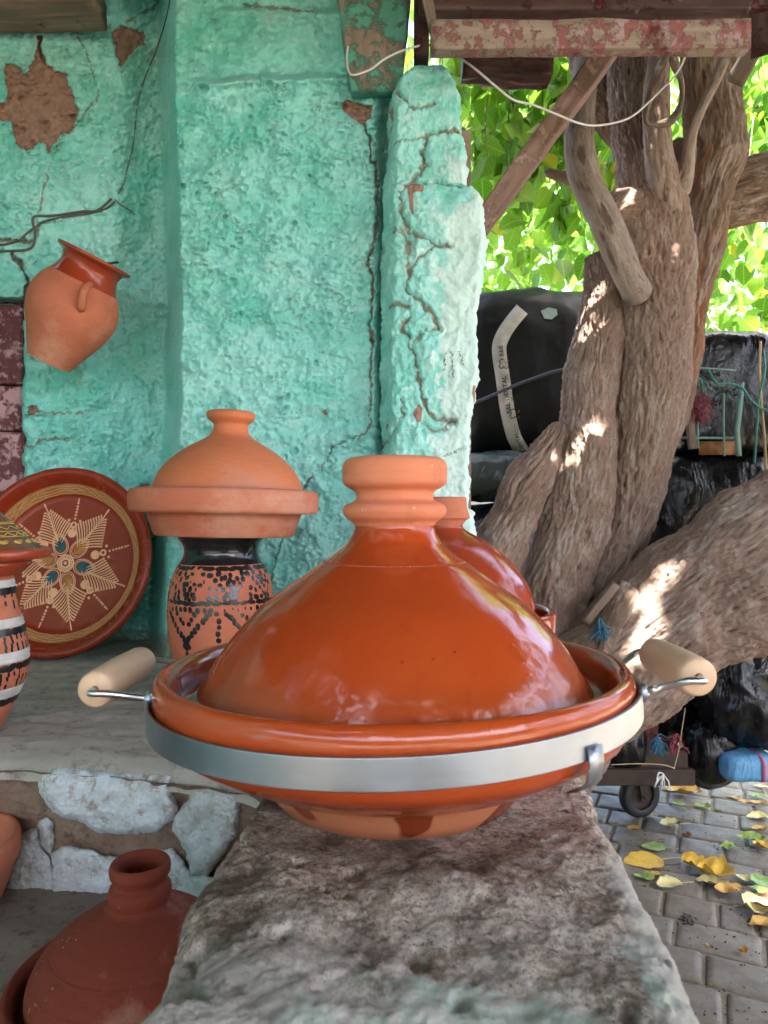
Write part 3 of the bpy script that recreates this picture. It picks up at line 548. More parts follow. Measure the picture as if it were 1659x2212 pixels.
# ------------------------------------------------------------------ shutter planks in the left opening
shut = thing('window_shutter', P(10, 1060, 1.76), 'maroon flaking plank shutter in the opening beside the hanging jug', 'shutter')
for (a, b, xr_, yy) in ((572, 652, 60, 1.79), (657, 829, 50, 1.735), (833, 929, 49, 1.735), (933, 1062, 54, 1.735), (1066, 1200, 40, 1.735)):
    p0, p1 = P(-170, b, yy), P(xr_ - 4, a, yy); v, f = box(((p0[0] + p1[0]) / 2, yy + .02, (p0[2] + p1[2]) / 2), (p1[0] - p0[0], .035, p1[2] - p0[2]), bev=.004)
    mk('plank', v, f, WOOD_MAROON, shut, smooth=False)
def timber(name, a, b, w_, d_, m, parent=None, seed=0, up=(0, 0, 1), taper=1., disp=.004, **kw):
    a, b = np.array(a, float), np.array(b, float); L = np.linalg.norm(b - a); T = (b - a) / L; S = np.cross(T, up); S /= np.linalg.norm(S); W = np.cross(S, T)
    nl = max(8, int(L / .012)); ring = []; bvl = .12
    for k in range(4):
        cc = [(-1, -1), (1, -1), (1, 1), (-1, 1)]; p, q_ = np.array(cc[k]), np.array(cc[(k + 1) % 4])
        for t in np.linspace(.04, .96, 12): ring.append(p + (q_ - p) * t)
    ring = np.array(ring, float); m4 = np.abs(ring).min(1) > .9; ring[m4] *= .985; ns = len(ring); ts = np.linspace(0, 1, nl); V = []
    for t in ts:
        s_ = 1 + (taper - 1) * t; V.append(a + T * L * t + ring[:, :1] * S * w_ / 2 * s_ + ring[:, 1:] * W * d_ / 2 * s_)
    V = np.array(V).reshape(-1, 3); nd = (ring[:, :1] * S + ring[:, 1:] * W); nd /= np.linalg.norm(nd, axis=1)[:, None]; nd = np.tile(nd, (nl, 1))
    c = np.column_stack([(V - a) @ S, (V - a) @ W, (V - a) @ T * .12]); V = V + nd * ((fbm(c + seed, 60, 3) * disp * .8 + fbm(V + seed, 8, 3) * disp * 1.6)[:, None])
    Fl = [tuple(q_) for q_ in (np.stack([np.arange(nl - 1)[:, None] * ns + np.arange(ns)[None], np.arange(nl - 1)[:, None] * ns + (np.arange(ns)[None] + 1) % ns, np.arange(1, nl)[:, None] * ns + (np.arange(ns)[None] + 1) % ns, np.arange(1, nl)[:, None] * ns + np.arange(ns)[None]], -1).reshape(-1, 4))]
    Fl += [tuple(range(ns))[::-1], tuple(range((nl - 1) * ns, nl * ns))]
    # own frame so that the grain runs along local z
    M = Matrix((( *W, ), ( *S, ), ( *T, ))).transposed() if False else Matrix([[W[0], S[0], T[0]], [W[1], S[1], T[1]], [W[2], S[2], T[2]]])
    Rl = np.array(M); Vl = (V - a) @ Rl; me = mesh(name, Vl, Fl, m)
    o = ob(name, me, parent, loc=tuple(a - (off(parent) if parent else 0)), **kw); o.rotation_euler = M.to_euler(); return o
WOOD_PINK = m_wood('pink_painted_wood_beam', (.20, .14, .11), (.32, .25, .20), (60, 60, 3), .75, .7, paint=[(.24, .09, .085), (.36, .25, .25), (.09, .012, .009)], pamt=.505, psc=24, dirtc=(.05, .02, .018))
WOOD_DARK = m_wood('dark_soffit_timber', (.035, .016, .014), (.09, .045, .04), (50, 50, 4), .5, .9, paint=[(.08, .014, .014), (.33, .22, .27)], pamt=.56, psc=17)
timber('lintel_timber', P(-180, 20, 1.60), P(212, 6, 1.60), .10, .062, WOOD_GREY, seed=3, disp=.006, label='rough weathered timber lintel set into the wall above the bare mud patch', cat='timber')
for o_ in [timber('wall_post', P(806, -60, 1.52), P(812, 203, 1.52), .052, .165, WOOD_GREEN, seed=5, up=(1, 0, 0), taper=.62, disp=.003)]:
    props(o_, 'short tapering green painted timber wedged between the wall top and pillar', 'timber')

# ------------------------------------------------------------------ roof of the stall
roof = thing('stall_roof', (-.1, .4, 1.9), 'dark maroon and pink painted timber roof edge over the stall', 'roof')
timber('edge_beam', P(930, 84, 1.376), P(1614, 81, 1.376), .030, .055, WOOD_PINK, roof, seed=8, disp=.0022)
timber('fascia_board', P(905, 0, 1.42), P(1700, -4, 1.42), .04, .066, WOOD_DARK, roof, seed=9, disp=.004)
timber('fascia_board', P(905, -72, 1.42), P(1720, -76, 1.42), .04, .066, WOOD_DARK, roof, seed=19, disp=.004)
timber('cross_log', P(1000, 128, 1.62), P(1190, 140, 1.62), .06, .075, WOOD_DARK, roof, seed=29, disp=.012)
timber('side_post', P(1648, -60, 1.40), P(1655, 118, 1.46), .05, .05, WOOD_DARK, roof, seed=39, disp=.005)
timber('end_pole', P(1690, 0, 1.5), P(1588, 178, 1.62), .035, .035, WOOD_GREY, roof, seed=49, disp=.004, up=(0, 1, 0))
timber('wall_plate', P(895, 60, 1.50), P(925, 60, 1.50), .06, .14, WOOD_DARK, roof, seed=59, disp=.004)
for k, (x0, z0) in enumerate(((915, 0), (928, 0))):
    timber('lath', P(x0 - 6, -40, 1.38), P(x0 + 26 - k * 14, 106 - k * 40, 1.38), .010, .006, WOOD_GREY, roof, seed=69 + k, disp=.001, up=(0, 1, 0))
for k in range(6):
    timber('roof_board', (-1.9, .45 + .2 * k, 2.16 + .012 * (k % 2)), (.72, .45 + .2 * k, 2.16 + .012 * (k % 2)), .215, .025, WOOD_DARK, roof, seed=80 + k, disp=.004)
timber('diagonal_strut', P(1325, 92, 1.66), P(1030, 500, 1.66), .045, .060, WOOD_BROWN, seed=6, up=(0, 1, 0), disp=.004, label='brown diagonal timber strut between the pillar and the roof beam', cat='strut')

# ------------------------------------------------------------------ stone ledge and lower step
def Yfront(X): return np.interp(X, [-1.7, -.5, -.3, -.17, -.09, .10, .14, .24, .36], [1.0, .93, .905, .86, .82, .70, .68, .95, 1.3])
ledge = thing('stone_ledge', (-.5, 1.2, 0), 'long grey ledge with a whitewashed stone and mud front below the wall', 'ledge')
xs = np.linspace(-1.7, .36, 300); tt = np.concatenate([np.linspace(0, .10, 30, endpoint=False), np.linspace(.10, 1, 160)])
XX, TT = np.meshgrid(xs, tt, indexing='ij'); X = XX.ravel(); T_ = TT.ravel(); y0 = Yfront(X); wv = fbm(np.column_stack([X, 0 * X, 0 * X]), 7, 3) * .02
Yv = y0 + wv + (1.95 - y0) * T_; q = np.column_stack([X, Yv, 0 * X]); edge = (Yv - y0 - wv)
Z = .74 + fbm(q, 4, 3) * .006 + fbm(q, 25, 4, 3) * .0025 - .022 * np.exp(-edge / .012) - .008 * np.exp(-edge / .05) + .004 * ridged(q * [1, 2.5, 1], 6, 2, 4)
mk('ledge_top', np.column_stack([X, Yv, Z]), gridf(300, len(tt)), CONCRETE, ledge)
zs = np.linspace(0, 1, 150); XX, SS = np.meshgrid(xs, zs, indexing='ij'); X = XX.ravel(); s_ = SS.ravel(); Z = .726 - s_ * .30
q = np.column_stack([X, 0 * X, Z]); wv = fbm(np.column_stack([X, 0 * X, 0 * X]), 7, 3) * .02
Yv = Yfront(X) + wv + .022 * (1 - np.exp(-s_ / .05)) - fbm(q, 9, 4, 3) * .018 - ridged(q * [1, 1, 1.6], 22, 3, 2) * .008
mk('mud_face', np.column_stack([X, Yv, Z]), gridf(300, 150)[:, ::-1], MUD, ledge)
v, f = extr([(-1.69, .05), (.12, .05), (.12, .70), (-1.69, .70)], 1.02, 1.95); mk('core', v, f, MUD, ledge, smooth=False)
def c6(L): return [(a / 3., 1475 + b / 3.) for a, b in L]
def face_stone(poly, name='stone', th=.022, seed=0, lift=0.):
    poly = np.array(poly, float); x0, y0_ = poly.min(0) - 6; x1, y1 = poly.max(0) + 6; s = 2.2
    gx_, gy_ = np.arange(x0, x1, s), np.arange(y0_, y1, s); A, B = np.meshgrid(gx_, gy_, indexing='ij'); a, b = A.ravel(), B.ravel()
    q = np.column_stack([a, b, 0 * a + seed * 50]); ja, jb = a + fbm(q, .05, 3) * 7, b + fbm(q, .05, 3, 9) * 7
    pc_ = poly.mean(0); pl = [tuple(pc_ + (p - pc_) * 1.06) for p in poly]; ins = inside(ja, jb, pl); d = dpoly(ja, jb, pl, True); sd = np.where(ins, d, -d)
    Y = np.full_like(a, .9)
    for _ in range(5): Y = Yfront((a - CX) * Y / F) + .012 - .0
    hgt = th * (1 - np.exp(-np.clip(sd, 0, 99) / 7)) - .03 * ss(0, -5, sd) + fbm(q, .02, 4, 3) * .010 * ss(-2, 10, sd) + fbm(q, .12, 3, 5) * .0025 + lift; Yv = Y - hgt
    V = np.column_stack([(a - CX) * Yv / F, Yv, EYE - (b - CY) * Yv / F]); fc = gridf(len(gx_), len(gy_))[:, ::-1]; keep = (sd[fc] > -5).all(1); fc = fc[keep]
    us = np.unique(fc); mp = np.full(len(V), -1); mp[us] = np.arange(len(us)); mk(name, V[us], mp[fc], WHITESTONE, ledge)
for k, L in enumerate(([(265, 640), (330, 560), (560, 570), (780, 600), (1000, 590), (1080, 610), (1090, 700), (1135, 800), (1110, 870), (1000, 960), (900, 960), (800, 970), (640, 960), (560, 900), (380, 850), (290, 720)],
          [(1240, 690), (1560, 700), (1520, 960), (1430, 1110), (1330, 1240), (1240, 1230), (1210, 1080), (1130, 960), (1130, 870), (1220, 780)],
          [(350, 1110), (430, 1060), (560, 1080), (680, 1120), (760, 1140), (900, 1130), (1000, 1200), (900, 1380), (600, 1420), (520, 1400), (350, 1370), (340, 1150)],
          [(-120, 1110), (0, 1090), (60, 1070), (200, 950), (240, 960), (250, 1060), (330, 1150), (345, 1370), (180, 1380), (0, 1360), (-120, 1370)],
          [(245, 930), (290, 880), (340, 890), (350, 1040), (335, 1100), (260, 1040)], [(1010, 1110), (1130, 1080), (1240, 1250), (1400, 1260), (1400, 1480), (1040, 1400)], [(-400, 700), (-40, 690), (-20, 1000), (-150, 1080), (-400, 1000)])):
    face_stone(c6(L), seed=k + 1, th=(.018, .013, .010, .011, .009, .008, .012)[k])
# lower step
xs = np.linspace(-1.7, -.10, 130); ys = np.linspace(-.3, 1.02, 160); A, B = np.meshgrid(xs, ys, indexing='ij'); q = np.column_stack([A.ravel(), B.ravel(), 0 * A.ravel()])
Z = .578 + fbm(q, 5, 4) * .006 + fbm(q, 40, 3, 2) * .0015
step_ = thing('lower_step', (-.9, .4, 0), 'dusty grey lower step where the brown tagine stands', 'step')
mk('step_top', np.column_stack([q[:, 0], q[:, 1], Z]), gridf(130, 160), DIRTF, step_)
v, f = box((-.9, .36, .28), (1.58, 1.30, .56)); mk('step_body', v, f, MUD, step_, smooth=False)

# ------------------------------------------------------------------ foreground stone block
nyb, nxb = 520, 420; ysb = np.linspace(.10, .66, nyb); ub = np.linspace(-1.9, 1.9, nxb)
A, B = np.meshgrid(ysb, ub, indexing='ij'); Yb_, u = A.ravel(), B.ravel()
xL = np.interp(Yb_, [.1, .275, .40, .482, .66], [-.105, -.100, -.098, -.092, -.085]); xR = np.interp(Yb_, [.1, .275, .51, .66], [.118, .124, .146, .15])
n1 = fbm(np.column_stack([Yb_, 0 * Yb_, 0 * Yb_]), 9, 3, 3) * .008; xL = xL + n1; xR = xR + fbm(np.column_stack([Yb_, 0 * Yb_, 0 * Yb_]), 9, 3, 30) * .006
tc_ = np.clip(u, -1, 1); s_ = np.sign(tc_) * (1 - (1 - np.abs(tc_)) ** 1.25); X = (xL + xR) / 2 + (xR - xL) / 2 * np.clip(s_, -1, 1)
rd = .018; dx = np.minimum(X - xL, xR - X); Z = .858 - np.where(dx < rd, rd - np.sqrt(np.maximum(0, rd ** 2 - (rd - dx) ** 2)), 0); Z = np.where(np.abs(u) > 1, .858 - rd - (np.abs(u) - 1) * .26, Z)
q = np.column_stack([X, Yb_, Z]); flat = np.exp(-((X - .01) ** 2 + (Yb_ - .535) ** 2) / .10 ** 2 * .8)
h = fbm(q, 7, 3, 2) * .010 * (1 - flat) + fbm(q, 28, 4, 6) * .0055 * (1 - .6 * flat) + fbm(q, 110, 3, 8) * .0022 - .006 * ss(.2, .5, fbm(q, 40, 2, 55))
nz = np.where(np.abs(u) > 1, .1, 1.0); nxn = np.where(np.abs(u) > 1, np.sign(u), np.where(dx < rd, np.sign(u) * .6, 0))
flat = np.exp(-(((X - .012) ** 2 + (Yb_ - .535) ** 2) / .128 ** 2) ** 4)
V = np.column_stack([X + nxn * h, Yb_, Z + nz * h + .012 * np.clip((.30 - Yb_) / .2, 0, 1)]); V[:, 2] -= np.clip(V[:, 2] - .8496, 0, 1) * flat
V[:, 2] -= .02 * np.exp(-(Yb_ - .10) / .01) + .02 * np.exp(-(.66 - Yb_) / .012)
blk = thing('stone_block', (0, .4, 0), 'long rough brown stone block with green paint specks under the glazed tagine', 'stone')
mk('stone_surface', V, gridf(nyb, nxb)[:, ::-1][:, ::-1], STONE, blk, attrs=dict(edge=np.clip(ss(.035, .0, xR - X + .01 * 0) * 1. * ss(.6, .35, Yb_) + .4 * ss(.25, .9, (.55 - Yb_) * 3) * (u > .2), 0, 1)))
v, f = extr([(-.085, 0), (.105, 0), (.105, .83), (-.085, .83)], .13, .63); mk('stone_core', v, f, STONE, blk, smooth=False)
#PART3
# ------------------------------------------------------------------ pottery
def ppx(L, Yc, z0):
    out = []
    for hw, y in L:
        t = hw / F; out.append((Yc * t / math.sqrt(1 + t * t), EYE - (y - CY) * Yc / (1 + t * t) / F - z0))
    return out
def pot(name, prof, m, parent, n=128, smp=None, wob=0, seed=0, loc=(0, 0, 0), rot=None, **kw):
    pr = prof_s(prof, smp) if smp else np.array(prof); v, f = lathe(pr, n, wob, seed); return ob(name, mesh(name, v, f, m), parent, loc=loc, rot=rot, **kw)
def dots(R, z, n, rad, m, parent, name='impressed_dots', slope=.6):
    pr = []; th0 = np.linspace(0, 2 * math.pi, n, endpoint=False)
    a = np.linspace(0, 2 * math.pi, 6, endpoint=False)
    for t in th0:
        c = np.array([R * math.cos(t), R * math.sin(t), z]); er = np.array([math.cos(t), math.sin(t), 0]); et = np.array([-math.sin(t), math.cos(t), 0]); up = np.array([-er[0] * slope, -er[1] * slope, 1]); up /= np.linalg.norm(up); nn = np.cross(et, up)
        ring = [c + et * math.cos(k) * rad + up * math.sin(k) * rad for k in a]; rim2 = [c + nn * rad * .45 + (et * math.cos(k) + up * math.sin(k)) * rad * .5 for k in a]
        pr.append((np.array(ring + rim2 + [c + nn * rad * .6]), [(k, (k + 1) % 6, 6 + (k + 1) % 6, 6 + k) for k in range(6)] + [(6 + k, 6 + (k + 1) % 6, 12) for k in range(6)]))
    v, f = join(pr); return ob(name, mesh(name, v, f, m), parent, kind='stuff')
# --- the big glazed tagine
TX, TY, TZ = .0076, .535, .857
tag = thing('glazed_tagine', (TX, TY, TZ), 'large orange glazed tagine with steel band and wooden handles on the stone block', 'tagine')
Zb = lambda z: z - TZ + EYE
bowl = pot('bowl', [(0, -.004), (.076, -.0055), (.082, -.0078), (.0845, -.0070), (.092, .002), (.0975, .009), (.1022, .0150), (.1052, .0168)], DRIP, tag, 160)
gb = pot('glazed_side', [(.1050, .0160), (.1075, .0166), (.120, .0218), (.135, .0300), (.150, .0380), (.1600, .0455), (.1642, .0530), (.1660, .062), (.1668, .073), (.1660, .080), (.1635, .0840), (.1600, .0850), (.1560, .0825), (.1530, .078), (.1515, .070), (.1490, .062), (.138, .056), (.10, .045), (0, .04)], GLAZE, tag, 192, 110, .0012, 2, rot=(0, math.radians(-.6), 0)); gb.name = 'bowl_rim'
lid = ppx([(428, 1503), (424, 1494), (412, 1474), (388, 1432), (346, 1374), (286, 1310), (212, 1256), (160, 1219), (150, 1213), (128, 1196), (104, 1175), (92, 1155), (87, 1142), (86, 1134)], TY, TZ)
LID = pot('lid', [(lid[0][0] - .008, lid[0][1] + .004), (lid[0][0] - .004, lid[0][1] - .0015)] + lid, GLAZE, tag, 192, 140, .0009, 9)
kn = ppx([(86, 1135), (92, 1127), (106, 1117), (112, 1107), (112, 1100), (107, 1091), (92, 1084), (84, 1078), (83, 1068), (88, 1060), (103, 1052), (111, 1044), (113, 1030), (113, 1010), (109, 998), (100, 991), (86, 989), (76, 993), (70, 1005), (60, 1040)], TY, TZ)
knob = pot('knob', kn, KNOB, LID, 96, 90, .0006, 4)
dots(ppx([(151, 1214)], TY, TZ)[0][0] + .0002, ppx([(151, 1214)], TY, TZ)[0][1], 150, .0013, GLAZE, LID)
# band
bz = TZ + .0665
bandp = [(.1690, -.0086), (.1708, -.0086), (.1711, -.0084), (.1711, -.0080), (.1711, .0), (.1711, .0080), (.1711, .0084), (.1708, .0086), (.1690, .0086)]
bd = pot('steel_band', bandp + [bandp[0]], STEEL, tag, 160, loc=(-.001, 0, .0635), rot=(0, math.radians(-2.1), 0))
def rib(path, wv, th, name, m, parent, **kw):
    path = np.array(path, float); wv = np.array(wv, float) / 2; V = []; 
    T = np.gradient(path, axis=0); N_ = np.cross(T, wv); N_ /= np.linalg.norm(N_, axis=1)[:, None]; N_ *= th / 2
    for p, n_ in zip(path, N_): V += [p - wv - n_, p + wv - n_, p + wv + n_, p - wv + n_]
    n = len(path); Fl = [(k * 4 + j, k * 4 + (j + 1) % 4, k * 4 + 4 + (j + 1) % 4, k * 4 + 4 + j) for k in range(n - 1) for j in range(4)] + [(0, 3, 2, 1), (n * 4 - 4, n * 4 - 3, n * 4 - 2, n * 4 - 1)]
    return mk(name, V, Fl, m, parent, **kw)
ct = math.atan2(-(.148), .117); cr_, sr_ = math.cos(ct), math.sin(ct); zb = TZ + .0655 + .1694 * cr_ * math.tan(math.radians(2.1))
pth = [np.array([TX + r * cr_, TY + r * sr_, z]) for r, z in ((.1718, zb - .003), (.1730, zb - .012), (.1712, zb - .022), (.1650, zb - .028), (.158, zb - .031))]
rib(pth, [-sr_ * .012, cr_ * .012, 0], .0012, 'band_clip', STEEL, tag)
def tubo(name, path, r, m, parent, seg=12, n=None, **kw):
    p = spline(path, n) if n else np.array(path); v, f = tubev(p, r, seg); return mk(name, v, f, m, parent, **kw)
for sx, hx, hz, y0, y1 in ((-1, -.1965, .929, .502, .600), (1, .2015, .944, .473, .552)):
    H_ = tubo('handle_rod', [(TX + sx * .162, y0 - .004, TZ + .075 + sx * .005), (TX + sx * .1695, y0 + .001, TZ + .0735 + sx * .007), (hx - sx * .012, y0 - .010, hz), (hx - sx * .003, y0 - .011, hz + .0005), (hx, y0 - .006, hz), (hx, y0 + .01, hz), (hx, (y0 + y1) / 2, hz), (hx, y1 + .002, hz), (hx - sx * .003, y1 + .006, hz), (hx - sx * .012, y1 + .004, hz), (TX + sx * .162, y1 - .012, TZ + .075 + sx * .004)], .0024, ROD, tag, 14, 90)
    pr = [(.0028, 0), (.0105, .0), (.0122, .0018), (.0128, .01), (.0130, (y1 - y0) / 2), (.0126, y1 - y0 - .008), (.0118, y1 - y0 - .002), (.0105, y1 - y0), (.0028, y1 - y0)]
    g = pot('wooden_grip', pr, PALEWOOD, tag, 48, loc=(hx - TX, y0 - TY, hz - TZ), rot=(math.radians(-90), 0, 0))
    for yy in ((y0, y1)):
        tp = TZ + .0735 + sx * .006
        ph = math.asin(max(-1, min(1, (yy - TY) / .1694))); mk('weld', *tubev([(TX + sx * .1688 * math.cos(ph), yy + .0, tp - .008), (TX + sx * .1705 * math.cos(ph), yy, tp - .002), (TX + sx * .170 * math.cos(ph), yy, tp + .004)], [.002, .0042, .002], 8), STEEL, tag)
# --- small plain tagine on the black necked vase
VX, VY = (478 - CX) * 1.27 / F, 1.27
vase = thing('patterned_vase', (VX, VY, .74), 'terracotta vase with black glazed neck and black dabbed pattern under the small tagine', 'vase')
vb = ppx([(76, 1488), (84, 1470), (97, 1440), (106, 1400), (111, 1360), (113, 1320), (111, 1285), (106, 1255), (97, 1232), (88, 1216)], VY, .74)
vn = ppx([(88, 1216), (81, 1204), (78, 1190), (81, 1176), (88, 1166), (91, 1160), (89, 1156), (80, 1157), (70, 1170), (66, 1200)], VY, .74)
pot('body', [(0, .004), (vb[0][0] - .003, .003), (vb[0][0], 0.004)] + vb[1:], TERRA, vase, 128, 80, .0008, 3)
pot('glazed_neck', vn, BLACKGLAZE, vase, 128, 50)
def surf_patch(prof, th, z, a, b, rot, lift=.0004, n=8, sh=None):
    R = lambda zz: np.interp(zz, [p[1] for p in prof], [p[0] for p in prof]) + lift
    k = np.linspace(0, 2 * math.pi, n, endpoint=False); ex = a * np.cos(k); ey = b * np.sin(k); X_ = ex * math.cos(rot) - ey * math.sin(rot); Z_ = ex * math.sin(rot) + ey * math.cos(rot)
    zz = z + Z_; rr = R(zz); tt = th + X_ / rr; V = np.column_stack([rr * np.cos(tt), rr * np.sin(tt), zz])
    zc = np.array([z]); V = np.vstack([V, [(R(z) + .0003) * math.cos(th), (R(z) + .0003) * math.sin(th), z]])
    return V, [(i, (i + 1) % n, n) for i in range(n)]
def yz(y, Yc=1.27, z0=.74): return EYE - (y - CY) * Yc / F - z0
vbs = sorted(vb, key=lambda p: p[1]); pr = []; r_ = np.random.default_rng(9); rv = .088
nS = 40
for k in range(nS):
    th = k * 2 * math.pi / nS; jt = lambda s=.02: r_.normal() * s
    pr.append(surf_patch(vbs, th + jt(), yz(1222), .0085, .004, jt(.2)))                       # scalloped edge below the neck
    pr.append(surf_patch(vbs, th + jt(), yz(1291) + jt(.0005), .0088, .0042, jt(.2)))
def dab(th, y, rot=.2): pr.append(surf_patch(vbs, th + r_.normal() * .012, yz(y) + r_.normal() * .0006, .0040 * r_.uniform(.85, 1.15), .0050 * r_.uniform(.8, 1.15), rot + r_.normal() * .25, n=9))
U1 = 2 * math.pi / 50; t0 = math.atan2(-1, -.50)
for g_ in range(5):                                                   # stepped triangles, apex down
    tc = t0 + g_ * 2 * math.pi / 5
    for k in range(-4, 5): dab(tc + k * U1, 1304)
    for j in range(1, 9):
        wj = 4.3 - j * .55
        for sg in (-1, 1):
            dab(tc + sg * wj * U1, 1303 + j * 9); dab(tc + sg * (wj - .5) * U1, 1308 + j * 9)
            if j < 4: dab(tc + sg * max(.4, wj - 2.2) * U1, 1305 + j * 9)
    for y_ in (1384, 1394, 1404, 1416): dab(tc, y_)
    for y_ in (1312, 1326, 1338, 1352, 1364, 1384, 1404, 1420): dab(tc + 5 * U1, y_)
U2 = 2 * math.pi / 48
for g_ in range(8):                                                   # zigzags above the ring
    tc = g_ * 2 * math.pi / 8
    for j in range(5):
        for sg in (-1, 1):
            dab(tc + sg * (j * .62 + .2) * U2, 1234 + j * 10); dab(tc + sg * (j * .62 + 1.2) * U2, 1232 + j * 10)
    for y_ in (1262, 1274): dab(tc, y_); dab(tc + .9 * U2, y_ + 6)
    for u_, y_ in ((3, 1234), (3, 1246), (2.2, 1240), (1, 1282), (2.2, 1280), (-2.3, 1281), (.0, 1282), (3, 1284)): dab(tc + u_ * U2, y_)
v, f = join(pr); ob('painted_dabs', mesh('painted_dabs', v, f, BLACKSLIP), vase, kind='stuff')
DZ = yz(1157) + .74
st_ = thing('small_tagine', (VX + .006, VY, DZ), 'small unglazed terracotta tagine with smoky lid balanced on the patterned vase', 'tagine')
ds = [(0, .004)] + [(a, b) for a, b in ppx([(146, 1157), (149, 1154), (164, 1112), (167, 1107)], VY, DZ)] + [(a, b) for a, b in ppx([(186, 1106), (199, 1108), (202, 1100), (203, 1078), (201, 1064), (197, 1059), (185, 1057), (170, 1058), (160, 1066), (130, 1090)], VY, DZ)]
pot('dish', ds, TERRA, st_, 144, None, .0012, 5, rot=(0, math.radians(1.0), 0))
SMOKY = m_clay('smoky_terracotta', (.50, .145, .058), (.56, .18, .085), (.36, .24, .20), sc_=6)
ld = ppx([(163, 1064), (160, 1054), (152, 1034), (138, 1012), (116, 990), (92, 972), (66, 957), (48, 946), (40, 937), (37, 926), (37, 918), (44, 912), (50, 906), (52, 898), (49, 892), (40, 890), (20, 891), (0, 892)], VY, DZ)
pot('lid', ld, SMOKY, st_, 128, 90, .001, 6, loc=(.005, 0, .001), rot=(0, math.radians(1.6), 0))
# --- rear glazed tagine
rt = thing('red_glazed_tagine', (.100, 1.22, .74), 'red brown glazed tagine half hidden behind the big orange one beside the pillar', 'tagine')
pot('bowl', [(0, .004), (.085, .0), (.10, .01), (.12, .05), (.165, .075), (.176, .10), (.179, .135), (.178, .148), (.172, .152), (.166, .146), (.163, .125), (.14, .10), (0, .09)], GLAZE2, rt, 128, 90, .001, 2)
l2 = ppx([(195, 1330), (193, 1305), (184, 1275), (165, 1240), (140, 1210), (105, 1180), (72, 1160), (50, 1148), (40, 1140), (39, 1134)], 1.22, .74)
l3 = ppx([(39, 1134), (46, 1124), (54, 1119), (54, 1114), (49, 1100), (47, 1080), (46, 1075), (38, 1074), (30, 1080), (28, 1100)], 1.22, .74)
rl = pot('lid', l2, GLAZE2, rt, 128, 80, .001, 4); pot('knob', l3, TERRA, rl, 64, 50)
dots(ppx([(140, 1210)], 1.22, .74)[0][0] + .0002, ppx([(140, 1210)], 1.22, .74)[0][1], 110, .0011, GLAZE2, rl)
# --- brown tagine on the lower step
bt = thing('brown_tagine', (-.2160, .655, .580), 'matt brown terracotta tagine standing low on the step left of the stone block', 'tagine')
pot('bowl', [(0, .004), (.065, .0), (.075, .004), (.088, .022), (.098, .032), (.108, .040), (.112, .050), (.112, .060), (.108, .064), (.102, .060), (.099, .050), (.09, .040), (0, .03)], TERRA_DULL, bt, 128, 80, .0008, 1)
bl = pot('lid', [(.092, .046), (.0935, .058), (.091, .070), (.083, .084), (.070, .097), (.054, .109), (.038, .118), (.029, .123), (.0255, .127)], TERRA_DULL, bt, 128, 60, .0006, 3)
pot('neck', [(.0255, .127), (.0270, .133), (.0262, .139), (.0232, .143), (.0232, .146), (.0258, .151), (.0262, .156), (.0250, .160), (.0225, .161), (.0200, .158), (.0185, .150), (.0180, .135), (.0, .130)], TERRA_DULL, bl, 96, 70, .0003)
for R_, z_ in ((.0745, .0937), (.0880, .0765)): dots(R_, z_, 160, .0007, TERRA_DULL, bl, slope=1.)
# --- dish at the very left
ds_ = thing('terracotta_dish', (-.535, .86, .580), 'plain terracotta dish on the lower step cut off by the picture edge', 'dish')
pot('body', [(0, .004), (.07, .0), (.082, .012), (.096, .05), (.101, .062), (.101, .082), (.097, .086), (.092, .082), (.088, .06), (.06, .03), (0, .02)], TERRA, ds_, 96, 60)
# --- banded vase at the left with painted tagine on it
LX, LY = (-62 - CX) * 1.03 / F, 1.03
lv = thing('banded_vase', (LX, LY, .74), 'terracotta vase with white bands and black dabs at the left edge of the ledge', 'vase')
lb = ppx([(52, 1586), (60, 1572), (82, 1530), (100, 1490), (111, 1462), (114, 1435), (113, 1405), (107, 1370), (98, 1330), (89, 1290), (84, 1262), (82, 1246), (78, 1240)], LY, .74)
pot('body', [(0, .004), (lb[0][0] - .002, .0)] + lb + [(lb[-1][0] - .006, lb[-1][1] - .03)], TERRA, lv, 128, 90, .0006, 2)
lbs = sorted(lb, key=lambda p: p[1]); Rl = lambda z: np.interp(z, [p[1] for p in lbs], [p[0] for p in lbs])
z1 = lambda y: yz(y, LY)
for (ya, yb) in ((1252, 1268), (1333, 1352), (1402, 1425), (1480, 1502)):
    zz = np.linspace(z1(yb), z1(ya), 8); prof = [(Rl(z) + .0008 + .0006 * math.sin(k * 1.9), z) for k, z in enumerate(zz)]; pot('white_band', [(prof[0][0] - .002, prof[0][1])] + prof + [(prof[-1][0] - .002, prof[-1][1])], WHITESLIP, lv, 128)
pr = []
for (yy, n_) in ((1275, 30), (1360, 34), (1434, 36), (1510, 34)):
    for k in range(n_): pr.append(surf_patch(lbs, k * 2 * math.pi / n_ + r_.normal() * .02, z1(yy), .0095, .0050, r_.normal() * .15, .0010, 10))
for (ya, yb, n_) in ((1284, 1318, 22), (1372, 1398, 40), (1448, 1478, 44)):
    for k in range(n_):
        for yy in np.arange(ya, yb, 8.5):
            if r_.random() < .72: pr.append(surf_patch(lbs, k * 2 * math.pi / n_ + r_.normal() * .012, z1(yy), .0021, .0040, .12 + r_.normal() * .1))
v, f = join(pr); ob('painted_dabs', mesh('painted_dabs', v, f, BLACKSLIP), lv, kind='stuff')
lt = thing('painted_tagine', (LX, LY, z1(1243) + .74), 'tagine with yellow slip scrolls on its brown lid atop the banded vase', 'tagine')
zt = z1(1243) + .74
pot('dish', [(0, .002)] + ppx([(86, 1242), (100, 1240), (118, 1222), (122, 1212), (150, 1207), (158, 1202), (160, 1194), (157, 1187), (150, 1184), (138, 1184), (130, 1192)], LY, zt), GLAZE2, lt, 128, 60, .0006)
